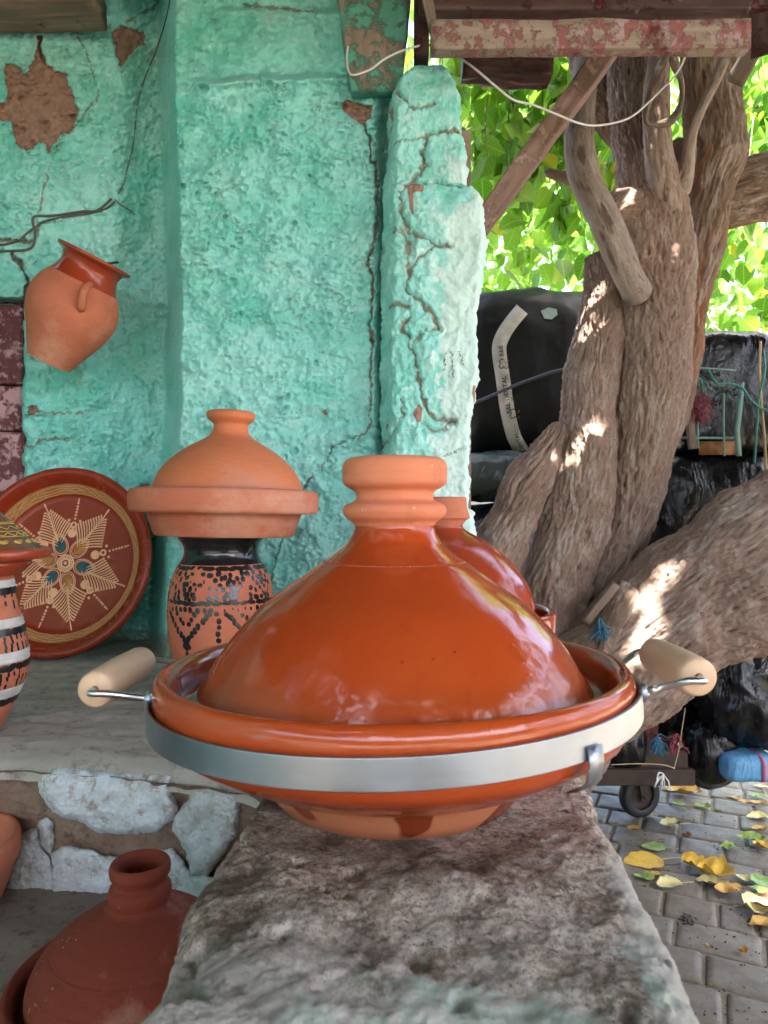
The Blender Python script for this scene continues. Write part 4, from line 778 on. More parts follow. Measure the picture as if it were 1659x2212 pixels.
ll = ppx([(139, 1188), (134, 1180), (64, 1114), (30, 1078), (20, 1066), (18, 1050), (26, 1040), (26, 1030), (0, 1028)], LY, zt); LL = pot('lid', ll, DKGLAZE, lt, 128)
lls = sorted(ll, key=lambda p: p[1]); pr = []; zq = lambda y: EYE - (y - CY) * LY / F - zt
def conepath(pts, wd): 
    V = []; L_ = []
    for th, z in pts:
        R = np.interp(z, [p[1] for p in lls], [p[0] for p in lls]) + .0006; V.append([R * math.cos(th), R * math.sin(th), z])
    return tubev(V, wd, 5)
for yy in (1128, 1131, 1147, 1158): pr.append(conepath([(t, zq(yy)) for t in np.linspace(-math.pi, math.pi, 140)], .0006))
pr.append(conepath([(t, zq(1153 + 3 * math.sin(t * 22))) for t in np.linspace(-math.pi, math.pi, 400)], .0007)); pr.append(conepath([(t, zq(1139 + 3 * math.sin(t * 16))) for t in np.linspace(-math.pi, math.pi, 400)], .0006))
for k in range(22):
    for m_ in range(3): pr.append(conepath([(k * 2 * math.pi / 22 + .1 * math.cos(a) * (1 - m_ * .25), zq(1164 + (9 - m_ * 2.5) * math.sin(a) * .9)) for a in np.linspace(.2, 2.6, 10)], .0008))
v, f = join(pr); ob('slip_scrolls', mesh('slip_scrolls', v, f, YELLOWS), LL, kind='stuff')
# --- hanging jug
jr = Matrix.Rotation(math.radians(27), 3, 'Y') @ Matrix.Rotation(math.radians(6), 3, 'X')
jug = thing('hanging_jug', (P(106, 782, 1.575)[0], 1.575, P(106, 782, 1.575)[2]), 'terracotta jug with glazed neck hanging tilted on the green wall', 'jug', rot=jr.to_euler())
pot('body', [(0, .003), (.043, .002), (.0455, 0), (.048, .006), (.068, .05), (.084, .085), (.0915, .118), (.0885, .148), (.078, .172), (.0705, .184)], TERRA, jug, 128, 70, .001, 5)
pot('glazed_neck', [(.0705, .184), (.063, .198), (.059, .210), (.0595, .219), (.064, .228), (.073, .233), (.0765, .236), (.0768, .240), (.073, .242), (.066, .239), (.056, .226), (.053, .205), (.058, .18)], GLAZE2, jug, 128, 60)
hp = [(.050, -.070, .135), (.054, -.080, .141), (.052, -.086, .155), (.048, -.083, .170), (.042, -.068, .180), (.038, -.052, .186)]
v, f = tubev(spline(hp, 24), np.linspace(.009, .0075, 24), 14); v[:, 1] += 0; ob('lug_handle', mesh('lug_handle', v, f, TERRA), jug)
v, f = tubev([(.0, .0, 0), (0, .02, 0), (.0, .075, 0)], .0025, 8); nl = ob('hook_nail', mesh('hook_nail', v, f, RUST), jug, loc=(-.01, .05, .235), rot=(.3, 0, 0))
# --- painted plate leaning on the wall
pc = P(143, 1217, 1.60); plate = thing('painted_plate', pc, 'round dark red plate with tan star flower leaning on the green wall', 'plate', rot=(math.radians(77), 0, math.radians(-4)))
pot('dish', [(0, -.014), (.135, -.014), (.145, -.010), (.185, .016), (.200, .030), (.2045, .038), (.203, .044), (.197, .047), (.189, .045), (.180, .035), (.173, .026), (.153, .008), (.147, .004), (.138, .003), (0, .003)], GLAZE3, plate, 192, None, .0004)
v, f = lathe([(.1525, .0083), (.158, .0128), (.165, .0190), (.1715, .0250)], 192); v[:, 2] += .0005
ob('comb_band', mesh('comb_band', v, f, TANB), plate)
pr = []
for R0, am, fr in ((.1545, .0009, 40), (.159, .0014, 26), (.163, .0012, 33), (.1675, .0010, 21)):
    a = np.linspace(0, 2 * math.pi, 420); R = R0 + am * np.sin(a * fr + 3 * np.sin(a * 5)); zz = np.interp(R, [.1525, .158, .165, .1715], [.0083, .0128, .0190, .0250]) + .0006
    pr.append(tubev(np.column_stack([R * np.cos(a), R * np.sin(a), zz]), .0004, 4))
v, f = join(pr); ob('combed_lines', mesh('combed_lines', v, f, TAN), plate, kind='stuff')
U_ = .203 / 890; zp = .0034; pr = []
def pl2(pts, w0, w1=None, n=None):                                    # raised slip trail with width in drawing units
    pts = np.array(pts, float); w1 = w0 if w1 is None else w1; n_ = len(pts); wd = np.linspace(w0, w1, n_) * U_ / 2
    V = np.column_stack([pts[:, 0] * U_, pts[:, 1] * U_, np.full(n_, zp)]); v, f = tubev(V, wd, 7); v[:, 2] = zp + (v[:, 2] - zp) * .35; return v, f
def disc(c, r, z=.0004, n=18, m=0):
    a = np.linspace(0, 2 * math.pi, n, endpoint=False); ring = np.column_stack([(c[0] + r * np.cos(a)) * U_, (c[1] + r * np.sin(a)) * U_, np.full(n, zp - .0004)]); r2 = ring.copy(); r2[:, :2] = (np.array(c) * U_) + (r2[:, :2] - np.array(c) * U_) * .8; r2[:, 2] = zp + z
    return np.vstack([ring, r2, [[c[0] * U_, c[1] * U_, zp + z]]]), [(k, (k + 1) % n, n + (k + 1) % n, n + k) for k in range(n)] + [(n + k, n + (k + 1) % n, 2 * n) for k in range(n)]
A_ = [(115, 690), (53.5, 678), (-20.5, 643), (-79, 687), (-132, 724), (175, 640)]; B_ = [(84, 679), (16, 660), (-43.6, 665), (-107, 690), (-155, 640), (143, 665)]
for an, Ln in A_:
    a = math.radians(an); e = np.array([math.cos(a), math.sin(a)]); s = np.array([-e[1], e[0]])
    pr.append(pl2([e * Ln * t + s * 18 * math.sin(t * 9) * (t - .8) * 4 for t in np.linspace(.78, 1, 8)], 12, 18)); pr.append(pl2([e * t for t in (230, 400, 540)], 26, 12))
    for k in range(11):
        t = 180 + k * 33; wd_ = (215 - k * 17.5)
        for sg in (-1, 1):
            p0 = e * t + s * sg * 6; p1 = e * (t + wd_ * .62 + 15) + s * sg * wd_ * .80; pm_ = (p0 + p1) / 2 + e * 10; pr.append(pl2(spline([p0, pm_, p1], 6), 9, 17)); pr.append(disc(p1, 10.5))
for an, Ln in B_:
    a = math.radians(an); e = np.array([math.cos(a), math.sin(a)]); s = np.array([-e[1], e[0]]); c = e * 372
    q_ = np.linspace(0, 2 * math.pi, 16); pr.append(pl2([c + 24 * np.array([math.cos(k), math.sin(k)]) for k in q_], 20)); pr.append(pl2([e * 300, e * 340], 60, 20)); pr.append(disc(e * 292, 44))
    for k, d in enumerate((435, 470, 500, 530, 556)): pr.append(disc(e * d, 12))
    pr.append(pl2([e * 580, e * 620, e * Ln], 20, 5))
    for d, l_ in ((415, 55), (415, -55)): pr.append(disc(e * d + s * l_, 14))
pet = [(112, TEAL), (50, ORANGE_E), (-12, TEAL), (-77, ORANGE_E), (-131, TEAL), (171, ORANGE_E)]
for an, m in pet:
    a = math.radians(an); e = np.array([math.cos(a), math.sin(a)]); s = np.array([-e[1], e[0]]); c = e * 192
    for g_ in (1.0, 1.22):
        q_ = np.linspace(0, 2 * math.pi, 30); pr.append(pl2([c + e * 88 * g_ * math.cos(k) + s * 60 * g_ * math.sin(k) * (1 - .15 * math.cos(k)) for k in q_], 9))
    tt = np.linspace(0, 2 * math.pi, 26, endpoint=False); V = [np.append((c + e * 80 * math.cos(k) + s * 50 * math.sin(k) * abs(math.sin(k)) ** .5) * U_, zp + .0001) for k in tt] + [np.append(c * U_, zp + .0005)]
    ob('petal', mesh('petal', V, [(k, (k + 1) % 26, 26) for k in range(26)], m), plate)
pr.append(disc((0, 0), 84, .0004, 32))
v, f = join(pr); ob('slip_star', mesh('slip_star', v, f, TAN), plate)
pr = [pl2([(R * math.cos(k), R * math.sin(k)) for k in np.linspace(0, 2 * math.pi, 32)], w_) for R, w_ in ((68, 3), (54, 3), (24, 14))]
v, f = join(pr); v[:, 2] += .0006; ob('centre_ring', mesh('centre_ring', v, f, GLAZE3), plate)

# ------------------------------------------------------------------ wires
def wire(name, pts, r, m, label, cat, n=120, seg=8, ydef=None, wobble=0, **kw):
    p = spline([P(*q_) for q_ in pts], n)
    if wobble: p = p + np.column_stack([fbm(p, 20, 2, 1), fbm(p, 20, 2, 7), fbm(p, 20, 2, 14)]) * wobble
    v, f = tubev(p, r, seg); return mk(name, v, f, m, label=label, cat=cat, **kw)
wt = wire('white_cable', [(752, 100, 1.475), (749, 125, 1.47), (752, 152, 1.455), (764, 162, 1.45), (800, 150, 1.45), (830, 128, 1.45), (862, 112, 1.45), (890, 103, 1.45), (905, 99, 1.47), (922, 97, 1.50), (940, 100, 1.48), (960, 110, 1.45), (1000, 130, 1.44), (1030, 152, 1.44), (1075, 190, 1.46), (1110, 216, 1.48), (1150, 226, 1.5), (1200, 246, 1.53), (1250, 266, 1.56), (1290, 271, 1.6), (1340, 262, 1.64), (1370, 248, 1.66), (1400, 222, 1.68), (1430, 192, 1.68), (1452, 171, 1.66), (1470, 145, 1.55), (1482, 118, 1.42)], .0022, WHITEW, 'white twin cable looping from the wall over the pillar to the beam', 'cable', 220)
wb = BVHTree.FromPolygons([Vector(a) for a in V0_] if False else [v.co + Vector((-.6, 1.7, 0)) for v in bpy.data.objects['plaster'].data.vertices], [tuple(p.vertices) for p in bpy.data.objects['plaster'].data.polygons])
def on_wall(pts, lift=.004):
    out = []
    p = spline([(a, b, 0) for a, b in pts], len(pts) * 10)
    for a, b, _ in p:
        d = Vector(((a - CX) / F, 1, -(b - CY) / F)); hh = wb.ray_cast(Vector((0, 0, EYE)), d.normalized())[0]
        if hh is not None: out.append(np.array(hh) - [0, lift, 0])
    return np.array(out)
for nm, pts, r, lb in (('wall_cable', [(372, -30), (365, 20), (352, 70), (335, 120), (318, 160), (303, 205), (295, 250), (292, 290), (288, 320), (275, 370), (268, 400), (255, 422)], .0016, 'thin grey cable running down the hollow of the green wall'),
                       ('wall_cable', [(243, 430), (225, 447), (205, 459), (180, 458), (150, 463), (110, 468), (78, 468), (72, 480), (78, 505), (74, 530), (60, 541), (30, 543), (-20, 546)], .0028, 'brown cable bending left above the hanging jug'),
                       ('wall_cable', [(250, 436), (232, 452), (190, 463), (140, 470), (100, 479), (80, 490), (60, 505), (40, 522), (10, 530), (-20, 530)], .0024, 'second brown cable sagging below the first above the jug'),
                       ('wall_cable', [(248, 432), (262, 444), (280, 455), (294, 466)], .0018, 'short cable end pointing right from the wall joint')):
    p = on_wall(pts, .004); k = np.ones(9) / 9; p = np.column_stack([np.convolve(np.pad(p[:, i], 4, 'edge'), k, 'valid') for i in range(3)]); v, f = tubev(p, r, 8); mk(nm, v, f, DARKC if 'brown' in lb else m_flat('grey_cable', (.13, .14, .12)), label=lb, cat='cable')
#PART4
# ------------------------------------------------------------------ the tree
tree = thing('mulberry_tree', (.50, 2.1, 0), 'old many-stemmed tree with fissured grey brown bark and drooping green leaves', 'tree')
def limb(name, pts, m, amp=.007, seg=150, step=.006, lump=.012, seed=0, cap=True, fl=.28, fa=66., squash=1., parent=tree, **kw):
    c = [np.append(P(a, b, Y), r * Y / F) for a, b, Y, r in pts]; c = np.array(c)
    L = np.linalg.norm(np.diff(c[:, :3], axis=0), axis=1).sum(); n = max(12, int(L / step)); s = spline(c, n); path, R = s[:, :3], np.maximum(s[:, 3], .002)
    if cap: 
        kk = np.linspace(0, 1, n); e = 1 - np.clip(1 - (1 - kk) * n / 6, 0, 1) ** 3; e0 = 1 - np.clip(1 - kk * n / 6, 0, 1) ** 3; R = R * np.minimum(e, 1) * np.minimum(e0 + .02, 1) + .0005
    T = np.gradient(path, axis=0); T /= np.linalg.norm(T, axis=1)[:, None]; u = np.cross(T[0], [0, 1, 0]); u /= np.linalg.norm(u); U = [u]
    for k in range(1, n):
        q = U[-1] - T[k] * (U[-1] @ T[k]); U.append(q / np.linalg.norm(q))
    U = np.array(U); W = np.cross(T, U); th = np.linspace(0, 2 * math.pi, seg, endpoint=False)
    D = np.cos(th)[None, :, None] * U[:, None] + np.sin(th)[None, :, None] * W[:, None]; sl = np.concatenate([[0], np.cumsum(np.linalg.norm(np.diff(path, axis=0), axis=1))])
    Rm = np.median(R); bc = np.stack([np.cos(th)[None] * Rm + 0 * R[:, None], np.sin(th)[None] * Rm + 0 * R[:, None], np.repeat((sl * fl)[:, None], seg, 1)], -1).reshape(-1, 3) + seed * 3.7
    wv = bc + np.column_stack([fbm(bc, 8, 2, 1), fbm(bc, 8, 2, 5), fbm(bc, 8, 2, 9)]) * .022
    rd = ridged(wv, fa, 3, 2); rd2 = ridged(wv, fa * 2.7, 2, 8)
    low = np.stack([np.cos(th)[None] * R[:, None], np.sin(th)[None] * R[:, None], np.repeat(sl[:, None], seg, 1)], -1).reshape(-1, 3) + seed
    d = (rd - .35) * amp + (rd2 - .3) * amp * .35 + fbm(low, 5, 3, 4) * lump * 1.4 + fbm(low, 14, 2, 6) * lump * .4
    fac = np.repeat(np.clip(R / .02, 0, 1), seg)
    V = (path[:, None] + D * R[:, None, None]).reshape(-1, 3) + D.reshape(-1, 3) * (d * fac)[:, None]
    a = np.arange(n - 1)[:, None] * seg; b = np.arange(seg)[None]; c_ = (b + 1) % seg; Fq = np.stack([a + b, a + c_, a + seg + c_, a + seg + b], -1).reshape(-1, 4)
    crev = ss(.25, -.35, rd)
    return mk(name, V, Fq, m, parent, attrs=dict(bc=bc, crev=crev), **kw)
limb('stem', [(1170, 1900, 2.12, 80), (1205, 1600, 2.12, 75), (1250, 1420, 2.12, 72), (1290, 1276, 2.11, 54), (1325, 1196, 2.09, 52), (1374, 1050, 2.07, 62), (1397, 916, 2.05, 68), (1408, 836, 2.05, 71), (1415, 716, 2.05, 73), (1418, 610, 2.05, 76), (1412, 510, 2.05, 76), (1400, 420, 2.06, 66), (1385, 330, 2.08, 52), (1372, 250, 2.10, 48), (1360, 130, 2.12, 46), (1350, 0, 2.14, 45), (1340, -300, 2.2, 40)], BARK, .0095, 230, .004, .014, 1)
limb('stem', [(1130, 1900, 2.12, 100), (1150, 1600, 2.10, 95), (1180, 1420, 2.08, 92), (1195, 1290, 2.06, 84), (1216, 1196, 2.05, 76), (1240, 1116, 2.05, 72), (1260, 1036, 2.05, 67), (1270, 956, 2.06, 62), (1277, 876, 2.07, 57), (1284, 796, 2.08, 54), (1292, 716, 2.09, 52), (1300, 640, 2.10, 46), (1300, 585, 2.1, 38), (1292, 545, 2.1, 24)], BARK, .0095, 230, .004, .018, 2)
limb('stem', [(1010, 1600, 2.04, 75), (1020, 1400, 2.02, 62), (1040, 1270, 2.0, 56), (1078, 1180, 2.0, 52), (1110, 1112, 2.0, 50), (1138, 1052, 2.0, 46), (1168, 1000, 2.01, 36), (1196, 950, 2.02, 24), (1215, 915, 2.03, 10)], BARK, .010, 170, .0045, .022, 3)
limb('low_trunk', [(1080, 1880, 2.02, 110), (1130, 1700, 2.0, 115), (1230, 1530, 1.98, 125), (1370, 1410, 1.94, 132), (1500, 1312, 1.92, 145), (1620, 1235, 1.90, 158), (1800, 1120, 1.88, 165), (2100, 930, 1.8, 150), (2400, 700, 1.8, 130)], BARK, .009, 300, .0045, .026, 4, cap=False, fl=.28)
limb('broken_stub', [(1290, 1430, 1.85, 30), (1312, 1350, 1.85, 34), (1340, 1300, 1.85, 30), (1362, 1262, 1.86, 16)], BARK_O, .006, 90, .004, .022, 14)
limb('back_stem', [(1400, 960, 2.26, 50), (1435, 850, 2.26, 60), (1465, 700, 2.28, 50), (1488, 600, 2.28, 46), (1512, 500, 2.28, 48), (1530, 400, 2.28, 46), (1548, 330, 2.28, 56), (1535, 220, 2.28, 54), (1530, 120, 2.28, 56), (1525, -60, 2.28, 62), (1500, -400, 2.3, 60)], BARK_O, .013, 170, .005, .012, 5, fl=.2, fa=34.)
limb('side_branch', [(1500, 450, 2.36, 50), (1560, 428, 2.36, 60), (1620, 412, 2.36, 66), (1700, 395, 2.36, 72), (1900, 330, 2.4, 70), (2300, 200, 2.5, 50)], BARK_O, .011, 150, .006, .012, 6, fl=.2)
limb('pruned_branch', [(1285, 20, 2.03, 24), (1268, 130, 2.00, 26), (1256, 240, 1.96, 29), (1252, 320, 1.93, 31), (1266, 392, 1.91, 32), (1290, 440, 1.90, 32), (1310, 482, 1.89, 33), (1336, 545, 1.90, 31), (1360, 600, 1.93, 30), (1382, 640, 1.98, 32)], BARK_S, .0022, 100, .004, .004, 7, fa=40.)
limb('upright_branch', [(1440, 500, 2.02, 38), (1434, 420, 1.98, 34), (1424, 330, 1.96, 29), (1418, 250, 1.96, 26), (1420, 180, 1.98, 24), (1428, 90, 2.0, 22), (1430, -100, 2.0, 20)], BARK, .004, 90, .005, .005, 8)
limb('dark_limb', [(1430, 430, 2.24, 40), (1370, 320, 2.25, 38), (1318, 240, 2.25, 42), (1285, 170, 2.25, 42), (1260, 60, 2.3, 40), (1200, -200, 2.4, 40)], BARK_O, .009, 110, .006, .008, 9)
limb('thin_branch', [(1470, 430, 2.0, 16), (1482, 380, 1.99, 15), (1487, 330, 1.97, 13), (1497, 280, 1.94, 10.5), (1518, 230, 1.92, 9.5), (1540, 185, 1.90, 10), (1556, 150, 1.88, 11), (1568, 122, 1.86, 12)], BARK_S, .002, 50, .005, .002, 10)
limb('cut_stub', [(1175, 370, 2.0, 9), (1200, 378, 2.0, 10), (1240, 388, 2.0, 14), (1262, 400, 2.0, 14)], BARK, .003, 40, .004, .003, 11)
limb('burl', [(1300, 480, 1.99, 12), (1330, 462, 2.02, 44), (1372, 466, 2.04, 56), (1430, 480, 2.04, 50)], BARK, .006, 110, .004, .008, 12)
limb('burl', [(1455, 400, 2.0, 22), (1470, 350, 2.02, 30), (1478, 310, 2.04, 20)], BARK_O, .007, 80, .004, .012, 13)
# dry vine loop hanging from the beam
vp = [(1440, 118, 1.62), (1424, 150, 1.72), (1405, 205, 1.80), (1395, 245, 1.84), (1400, 266, 1.85), (1425, 268, 1.85), (1447, 262, 1.85), (1462, 245, 1.84), (1472, 215, 1.80), (1471, 175, 1.76), (1460, 145, 1.70), (1452, 118, 1.62)]
limb('vine_loop', [(a, b, c, 7 + 2.5 * math.sin(k * 1.3)) for k, (a, b, c) in enumerate(vp)], m_bark('dark_vine_bark', (.12, .08, .06), (.18, .13, .10), (.09, .06, .04), -.3), .002, 24, .004, .003, 20, parent=None, label='dark dry vine looped below the roof beam in front of the tree', cat='vine')

# ------------------------------------------------------------------ leaves
def leaf_geo(seed, fine=True):
    r = np.random.default_rng(seed)
    if fine: ty = np.array([0, .06, .2, .38, .58, .78, .92, 1.]); wx = np.array([0, .20, .36, .40, .34, .20, .08, 0])
    else: ty = np.array([0, .25, .65, 1.]); wx = np.array([0, .38, .30, 0])
    fold = r.uniform(.15, .5); droop = r.uniform(.05, .35); V = []; uv = []; idx = []
    asym = r.uniform(.88, 1.12)
    for k, (t, w_) in enumerate(zip(ty, wx)):
        zc = -droop * t * t; row = [len(V)]; V.append((0, t, zc)); uv.append((0, t, 0))
        if w_ > 0:
            for sg in (-1, 1):
                row.append(len(V)); ww = w_ * (asym if sg > 0 else 1 / asym); back = -.08 if k == 1 else 0; V.append((sg * ww, t + back, zc + fold * ww * .6 + (r.normal() * .02 if fine else 0))); uv.append((sg * ww, t, 0))
        idx.append(row)
    Fl = []
    for k in range(len(idx) - 1):
        a, b = idx[k], idx[k + 1]
        for s_ in (1, 2):
            q = [a[0]] + ([a[s_]] if len(a) > 1 else []) + ([b[s_]] if len(b) > 1 else []) + [b[0]]
            Fl.append(q if s_ == 1 else q[::-1])
    tri = []
    for q in Fl:
        for k in range(1, len(q) - 1): tri.append((q[0], q[k], q[k + 1]))
    return np.array(V), np.array(tri), np.array(uv)
def leaf_frames(C, r, down=.8, spread=.7):
    n = len(C); tip = np.column_stack([r.normal(size=n) * spread, r.normal(size=n) * spread, -down + r.normal(size=n) * .35]); tip /= np.linalg.norm(tip, axis=1)[:, None]
    nn = np.column_stack([r.normal(size=n) * .7, -np.abs(r.normal(size=n)) * .8, .5 + r.normal(size=n) * .5]); nn -= tip * (nn * tip).sum(1)[:, None]; nn /= np.linalg.norm(nn, axis=1)[:, None]
    return np.cross(tip, nn), tip, nn
def leaf_mass(name, C, size, seed, fine, m, parent=None, down=.8, **kw):
    r = np.random.default_rng(seed); vs = [leaf_geo(seed + k, fine) for k in range(4)]; S, T, N = leaf_frames(C, r, down); Vo, Fo, R, UV = [], [], [], []; o = 0; pick = r.integers(0, 4, len(C)); rn = r.random(len(C))
    for k in range(4):
        i = np.where(pick == k)[0]; V, Fc, uv = vs[k]; sz = size[i][:, None, None]
        W = C[i][:, None] + sz * (V[None, :, :1] * S[i][:, None] + V[None, :, 1:2] * T[i][:, None] + V[None, :, 2:] * N[i][:, None]); nvv = len(V)
        Vo.append(W.reshape(-1, 3)); Fo.append((Fc[None] + (np.arange(len(i)) * nvv)[:, None, None]).reshape(-1, 3) + o); o += len(i) * nvv; R.append(np.repeat(rn[i], nvv)); UV.append(np.tile(uv, (len(i), 1)))
    return mk(name, np.vstack(Vo), np.vstack(Fo), m, parent, attrs=dict(rnd=np.concatenate(R), luv=np.vstack(UV)), kind='stuff', **kw)
targets = [(P(1296, 590, 2.0), .030), (P(1312, 612, 2.0), .030), (P(1338, 672, 2.0), .012), (P(1272, 925, 1.98), .040), (P(1285, 960, 1.98), .020), (P(1210, 985, 1.97), .028), (P(1102, 1040, 1.95), .034),
           (P(1076, 1180, 1.95), .050), (P(1412, 1288, 1.82), .040), (P(1438, 1279, 1.82), .034), (P(1400, 1366, 1.80), .046), (G(1648, 1946), .060), (G(1672, 1950), .065), (P(990, 150, 1.5), .0)]
def carve(C, size):  # clears unseen overhead leaves so sun patches fall on the targets
    keep = np.ones(len(C), bool)
    for t, rad in targets:
        if rad <= 0: continue
        v = C - t; s = v @ SUN; d = np.linalg.norm(v - s[:, None] * SUN, axis=1); keep &= ~((d < rad * .85 + size * .43) & (s > .1))
    return C[keep], size[keep]
r = np.random.default_rng(21)
# overhead crown that shades the stall
n = 31000; C = np.column_stack([r.uniform(-5, 3.6, n), r.uniform(-6.2, 2.2, n), r.uniform(2.75, 4.6, n)]); gapn = fbm(C * [1, 1, .3], .7, 2, 3); C = C[gapn > -.2]
size = r.uniform(.12, .18, len(C)); C, size = carve(C, size); leaf_mass('crown_and_shade', C, size, 40, False, CROWN, tree, down=.3)
# unseen leaf clusters added along the sun's line to keep it off the stall
pts_ = []; 
for k in range(19000):
    a, b = r.uniform(-1.7, 2.6), r.uniform(.1, 2.7); z0 = r.uniform(0, 2.3); t_ = (r.uniform(2.9, 4.1) - z0) / SUN[2]; pts_.append(np.array([a, b, z0]) + SUN * t_)
C = np.array(pts_); size = r.uniform(.11, .16, len(C)); C, size = carve(C, size); leaf_mass('crown_and_shade', C, size, 44, False, CROWN, tree, down=.2)
# hanging sprays seen behind the beam
def hang(n_, px0, px1, py0, py1, Y0, Y1, s0, s1, rr):
    Y = rr.uniform(Y0, Y1, n_); px = rr.uniform(px0, px1, n_); py = rr.uniform(py0, py1, n_); return np.column_stack([(px - CX) * Y / F, Y, EYE - (py - CY) * Y / F]), rr.uniform(s0, s1, n_)
twp = []; Cs, Ss = [], []
for k in range(120):
    if k < 46: Y = r.uniform(2.45, 3.1); a, b = r.uniform(960, 1400), r.uniform(-60, 160); dx, ln = r.uniform(-110, 50), r.uniform(220, 430)
    else:
        Y = r.uniform(3.3, 5.2); a = r.uniform(960, 1380) if k % 2 else r.uniform(1500, 1820); b = r.uniform(-120, 260); dx, ln = r.uniform(-130, 130), r.uniform(260, 430)
    pp = [P(a + dx * t ** 1.3 + 12 * math.sin(t * 5 + k), b + ln * t, Y + .15 * math.sin(t * 3 + k)) for t in np.linspace(0, 1, 7)]; sp = spline(pp, 30); twp.append(tubev(sp, np.linspace(.0035, .0012, 30), 5))
    L = np.linalg.norm(np.diff(sp, axis=0), axis=1).sum(); m_ = int(L / .055)
    for j in range(m_):
        q = sp[min(29, int(j / m_ * 29))] + r.normal(size=3) * .012; Cs.append(q); Ss.append(r.uniform(.085, .125) if k < 46 else r.uniform(.08, .115))
v, f = join(twp); mk('twigs', v, f, TWIG, tree, kind='stuff')
Cs = np.array(Cs); Ss = np.array(Ss); pxs_ = CX + F * Cs[:, 0] / Cs[:, 1]; pys_ = CY - F * (Cs[:, 2] - EYE) / Cs[:, 1]
vis = (((pxs_ > 985) & (pxs_ < 1345)) | ((pxs_ > 1490) & (pxs_ < 1680))) & (pys_ > 90) & (pys_ < 740); order = np.argsort(np.where(vis, -Ss / Cs[:, 1], 0)); ind = order[:300]
ind = ind[vis[ind]]; restm = np.ones(len(Cs), bool); restm[ind] = False
lm = []
for k in range(16):
    V, Fc, uv = leaf_geo(100 + k, True); lm.append(mesh('leaf', V, Fc, LEAF, attrs=dict(rnd=np.full(len(V), .3 + .045 * k), luv=uv)))
S_, T_, N_ = leaf_frames(Cs[ind], np.random.default_rng(5), .8, .55); base_ = np.array(tree.location)
for k, i in enumerate(ind):
    o = bpy.data.objects.new('leaf', lm[k % 16]); sc.collection.objects.link(o); o.parent = tree; s = Ss[i]
    M = Matrix([[S_[k][0], T_[k][0], N_[k][0]], [S_[k][1], T_[k][1], N_[k][1]], [S_[k][2], T_[k][2], N_[k][2]]]); o.location = Cs[i] - base_; o.rotation_euler = M.to_euler(); o.scale = (s, s, s)
leaf_mass('crown_and_shade', Cs[restm], Ss[restm], 50, True, LEAF, tree)
C, size = hang(900, 960, 1400, -50, 640, 3.0, 5.0, .085, .12, r); C2, s2 = hang(700, 1470, 1900, -50, 720, 3.4, 5.0, .085, .12, r)
ok = CY - F * (C[:, 2] - EYE) / C[:, 1] < 600
leaf_mass('crown_and_shade', np.vstack([C[ok], C2]), np.concatenate([size[ok], s2]), 60, True, LEAF, tree)
n = 7500; Y = r.uniform(5.2, 8.5, n); px = r.uniform(820, 2100, n); py = r.uniform(-250, 800, n); C = np.column_stack([(px - CX) * Y / F, Y, EYE - (py - CY) * Y / F]); g_ = fbm(C, 1.3, 2, 8); C = C[g_ > -.25]
leaf_mass('distant_foliage', C, r.uniform(.10, .15, len(C)), 70, False, LEAF, label='sunlit green foliage hanging far behind the bundles', cat='foliage')
n = 4300; a = r.uniform(math.radians(48), math.radians(118), n); R_ = r.uniform(5.5, 8.5, n); C = np.column_stack([R_ * np.sin(a), R_ * np.cos(a), r.uniform(.4, 4.6, n)]); C = C[fbm(C, 1.1, 3, 4) > -.03]; leaf_mass('leaf_screen', C, r.uniform(.16, .26, len(C)), 85, False, CROWN, label='loose green leaves added out of view at right to speckle reflections', cat='tree')  # unseen leaves added at right to break the reflected sky into speckles
# unseen leaf ring added behind the camera to dim the sky and its reflections
n = 7000; a = r.uniform(math.radians(115), math.radians(325), n); R_ = r.uniform(9, 13, n); C = np.column_stack([R_ * np.sin(a), R_ * np.cos(a), r.uniform(.1, 2.4, n)]); leaf_mass('leaf_screen', C, r.uniform(.25, .4, n), 80, False, CROWN, label='green hedge added out of view behind the camera to dim the sky', cat='leaf_screen')

# ------------------------------------------------------------------ wrapped bundles on the handcart
def bag(name, c, hs, e, m, amp, seed, label=None, cat=None, rz=0., nu_=170, nv_=110, drape=0., group=None, fq=6., parent=None):
    th = np.linspace(0, 2 * math.pi, nu_, endpoint=False); ph = np.linspace(-math.pi / 2 + .01, math.pi / 2 - .01, nv_)
    A, B = np.meshgrid(th, ph, indexing='ij'); d = np.column_stack([(np.cos(A) * np.cos(B)).ravel(), (np.sin(A) * np.cos(B)).ravel(), np.sin(B).ravel()])
    rr = (np.abs(d) ** e).sum(1) ** (-1 / e); V = d * rr[:, None] * np.array(hs)
    q = V + seed * 2.3; w_ = fbm(q, 3, 3, 1) * .3; qq = q + np.column_stack([w_, fbm(q, 3, 2, 5) * .3, 0 * w_]) * .3; dd = (ridged(qq * [1, 1, .55], fq, 3, 3) - .4) * amp + fbm(q, 2.2, 3, 7) * amp * 1.6 + ridged(qq * [1.5, 1.5, .22], fq * 1.3, 2, 13) * drape
    V = V + d * dd[:, None]; R = np.array(Matrix.Rotation(rz, 3, 'Z')); V = V @ R.T + np.array(c)
    return mk(name, V, gridf(nu_, nv_, True), m, parent, label=label, cat=cat, group=group), V, gridf(nu_, nv_, True)
def PB(px, py, Y): return tuple(P(px, py, Y))
b1, V1, F1 = bag('wrapped_bundle', PB(1150, 830, 2.95), (.42, .36, .335), 3.2, BLACKM, .012, 1, 'huge rounded black wrapped bundle with a printed white strap left of the trunk', 'bundle', rz=.12)
V1 = V1
b2, V2, F2 = bag('wrapped_bundle', PB(1130, 1030, 2.80), (.36, .30, .085), 3, GREYP, .012, 2, 'flat grey green plastic bundle squashed under the strapped one', 'bundle', drape=.01)
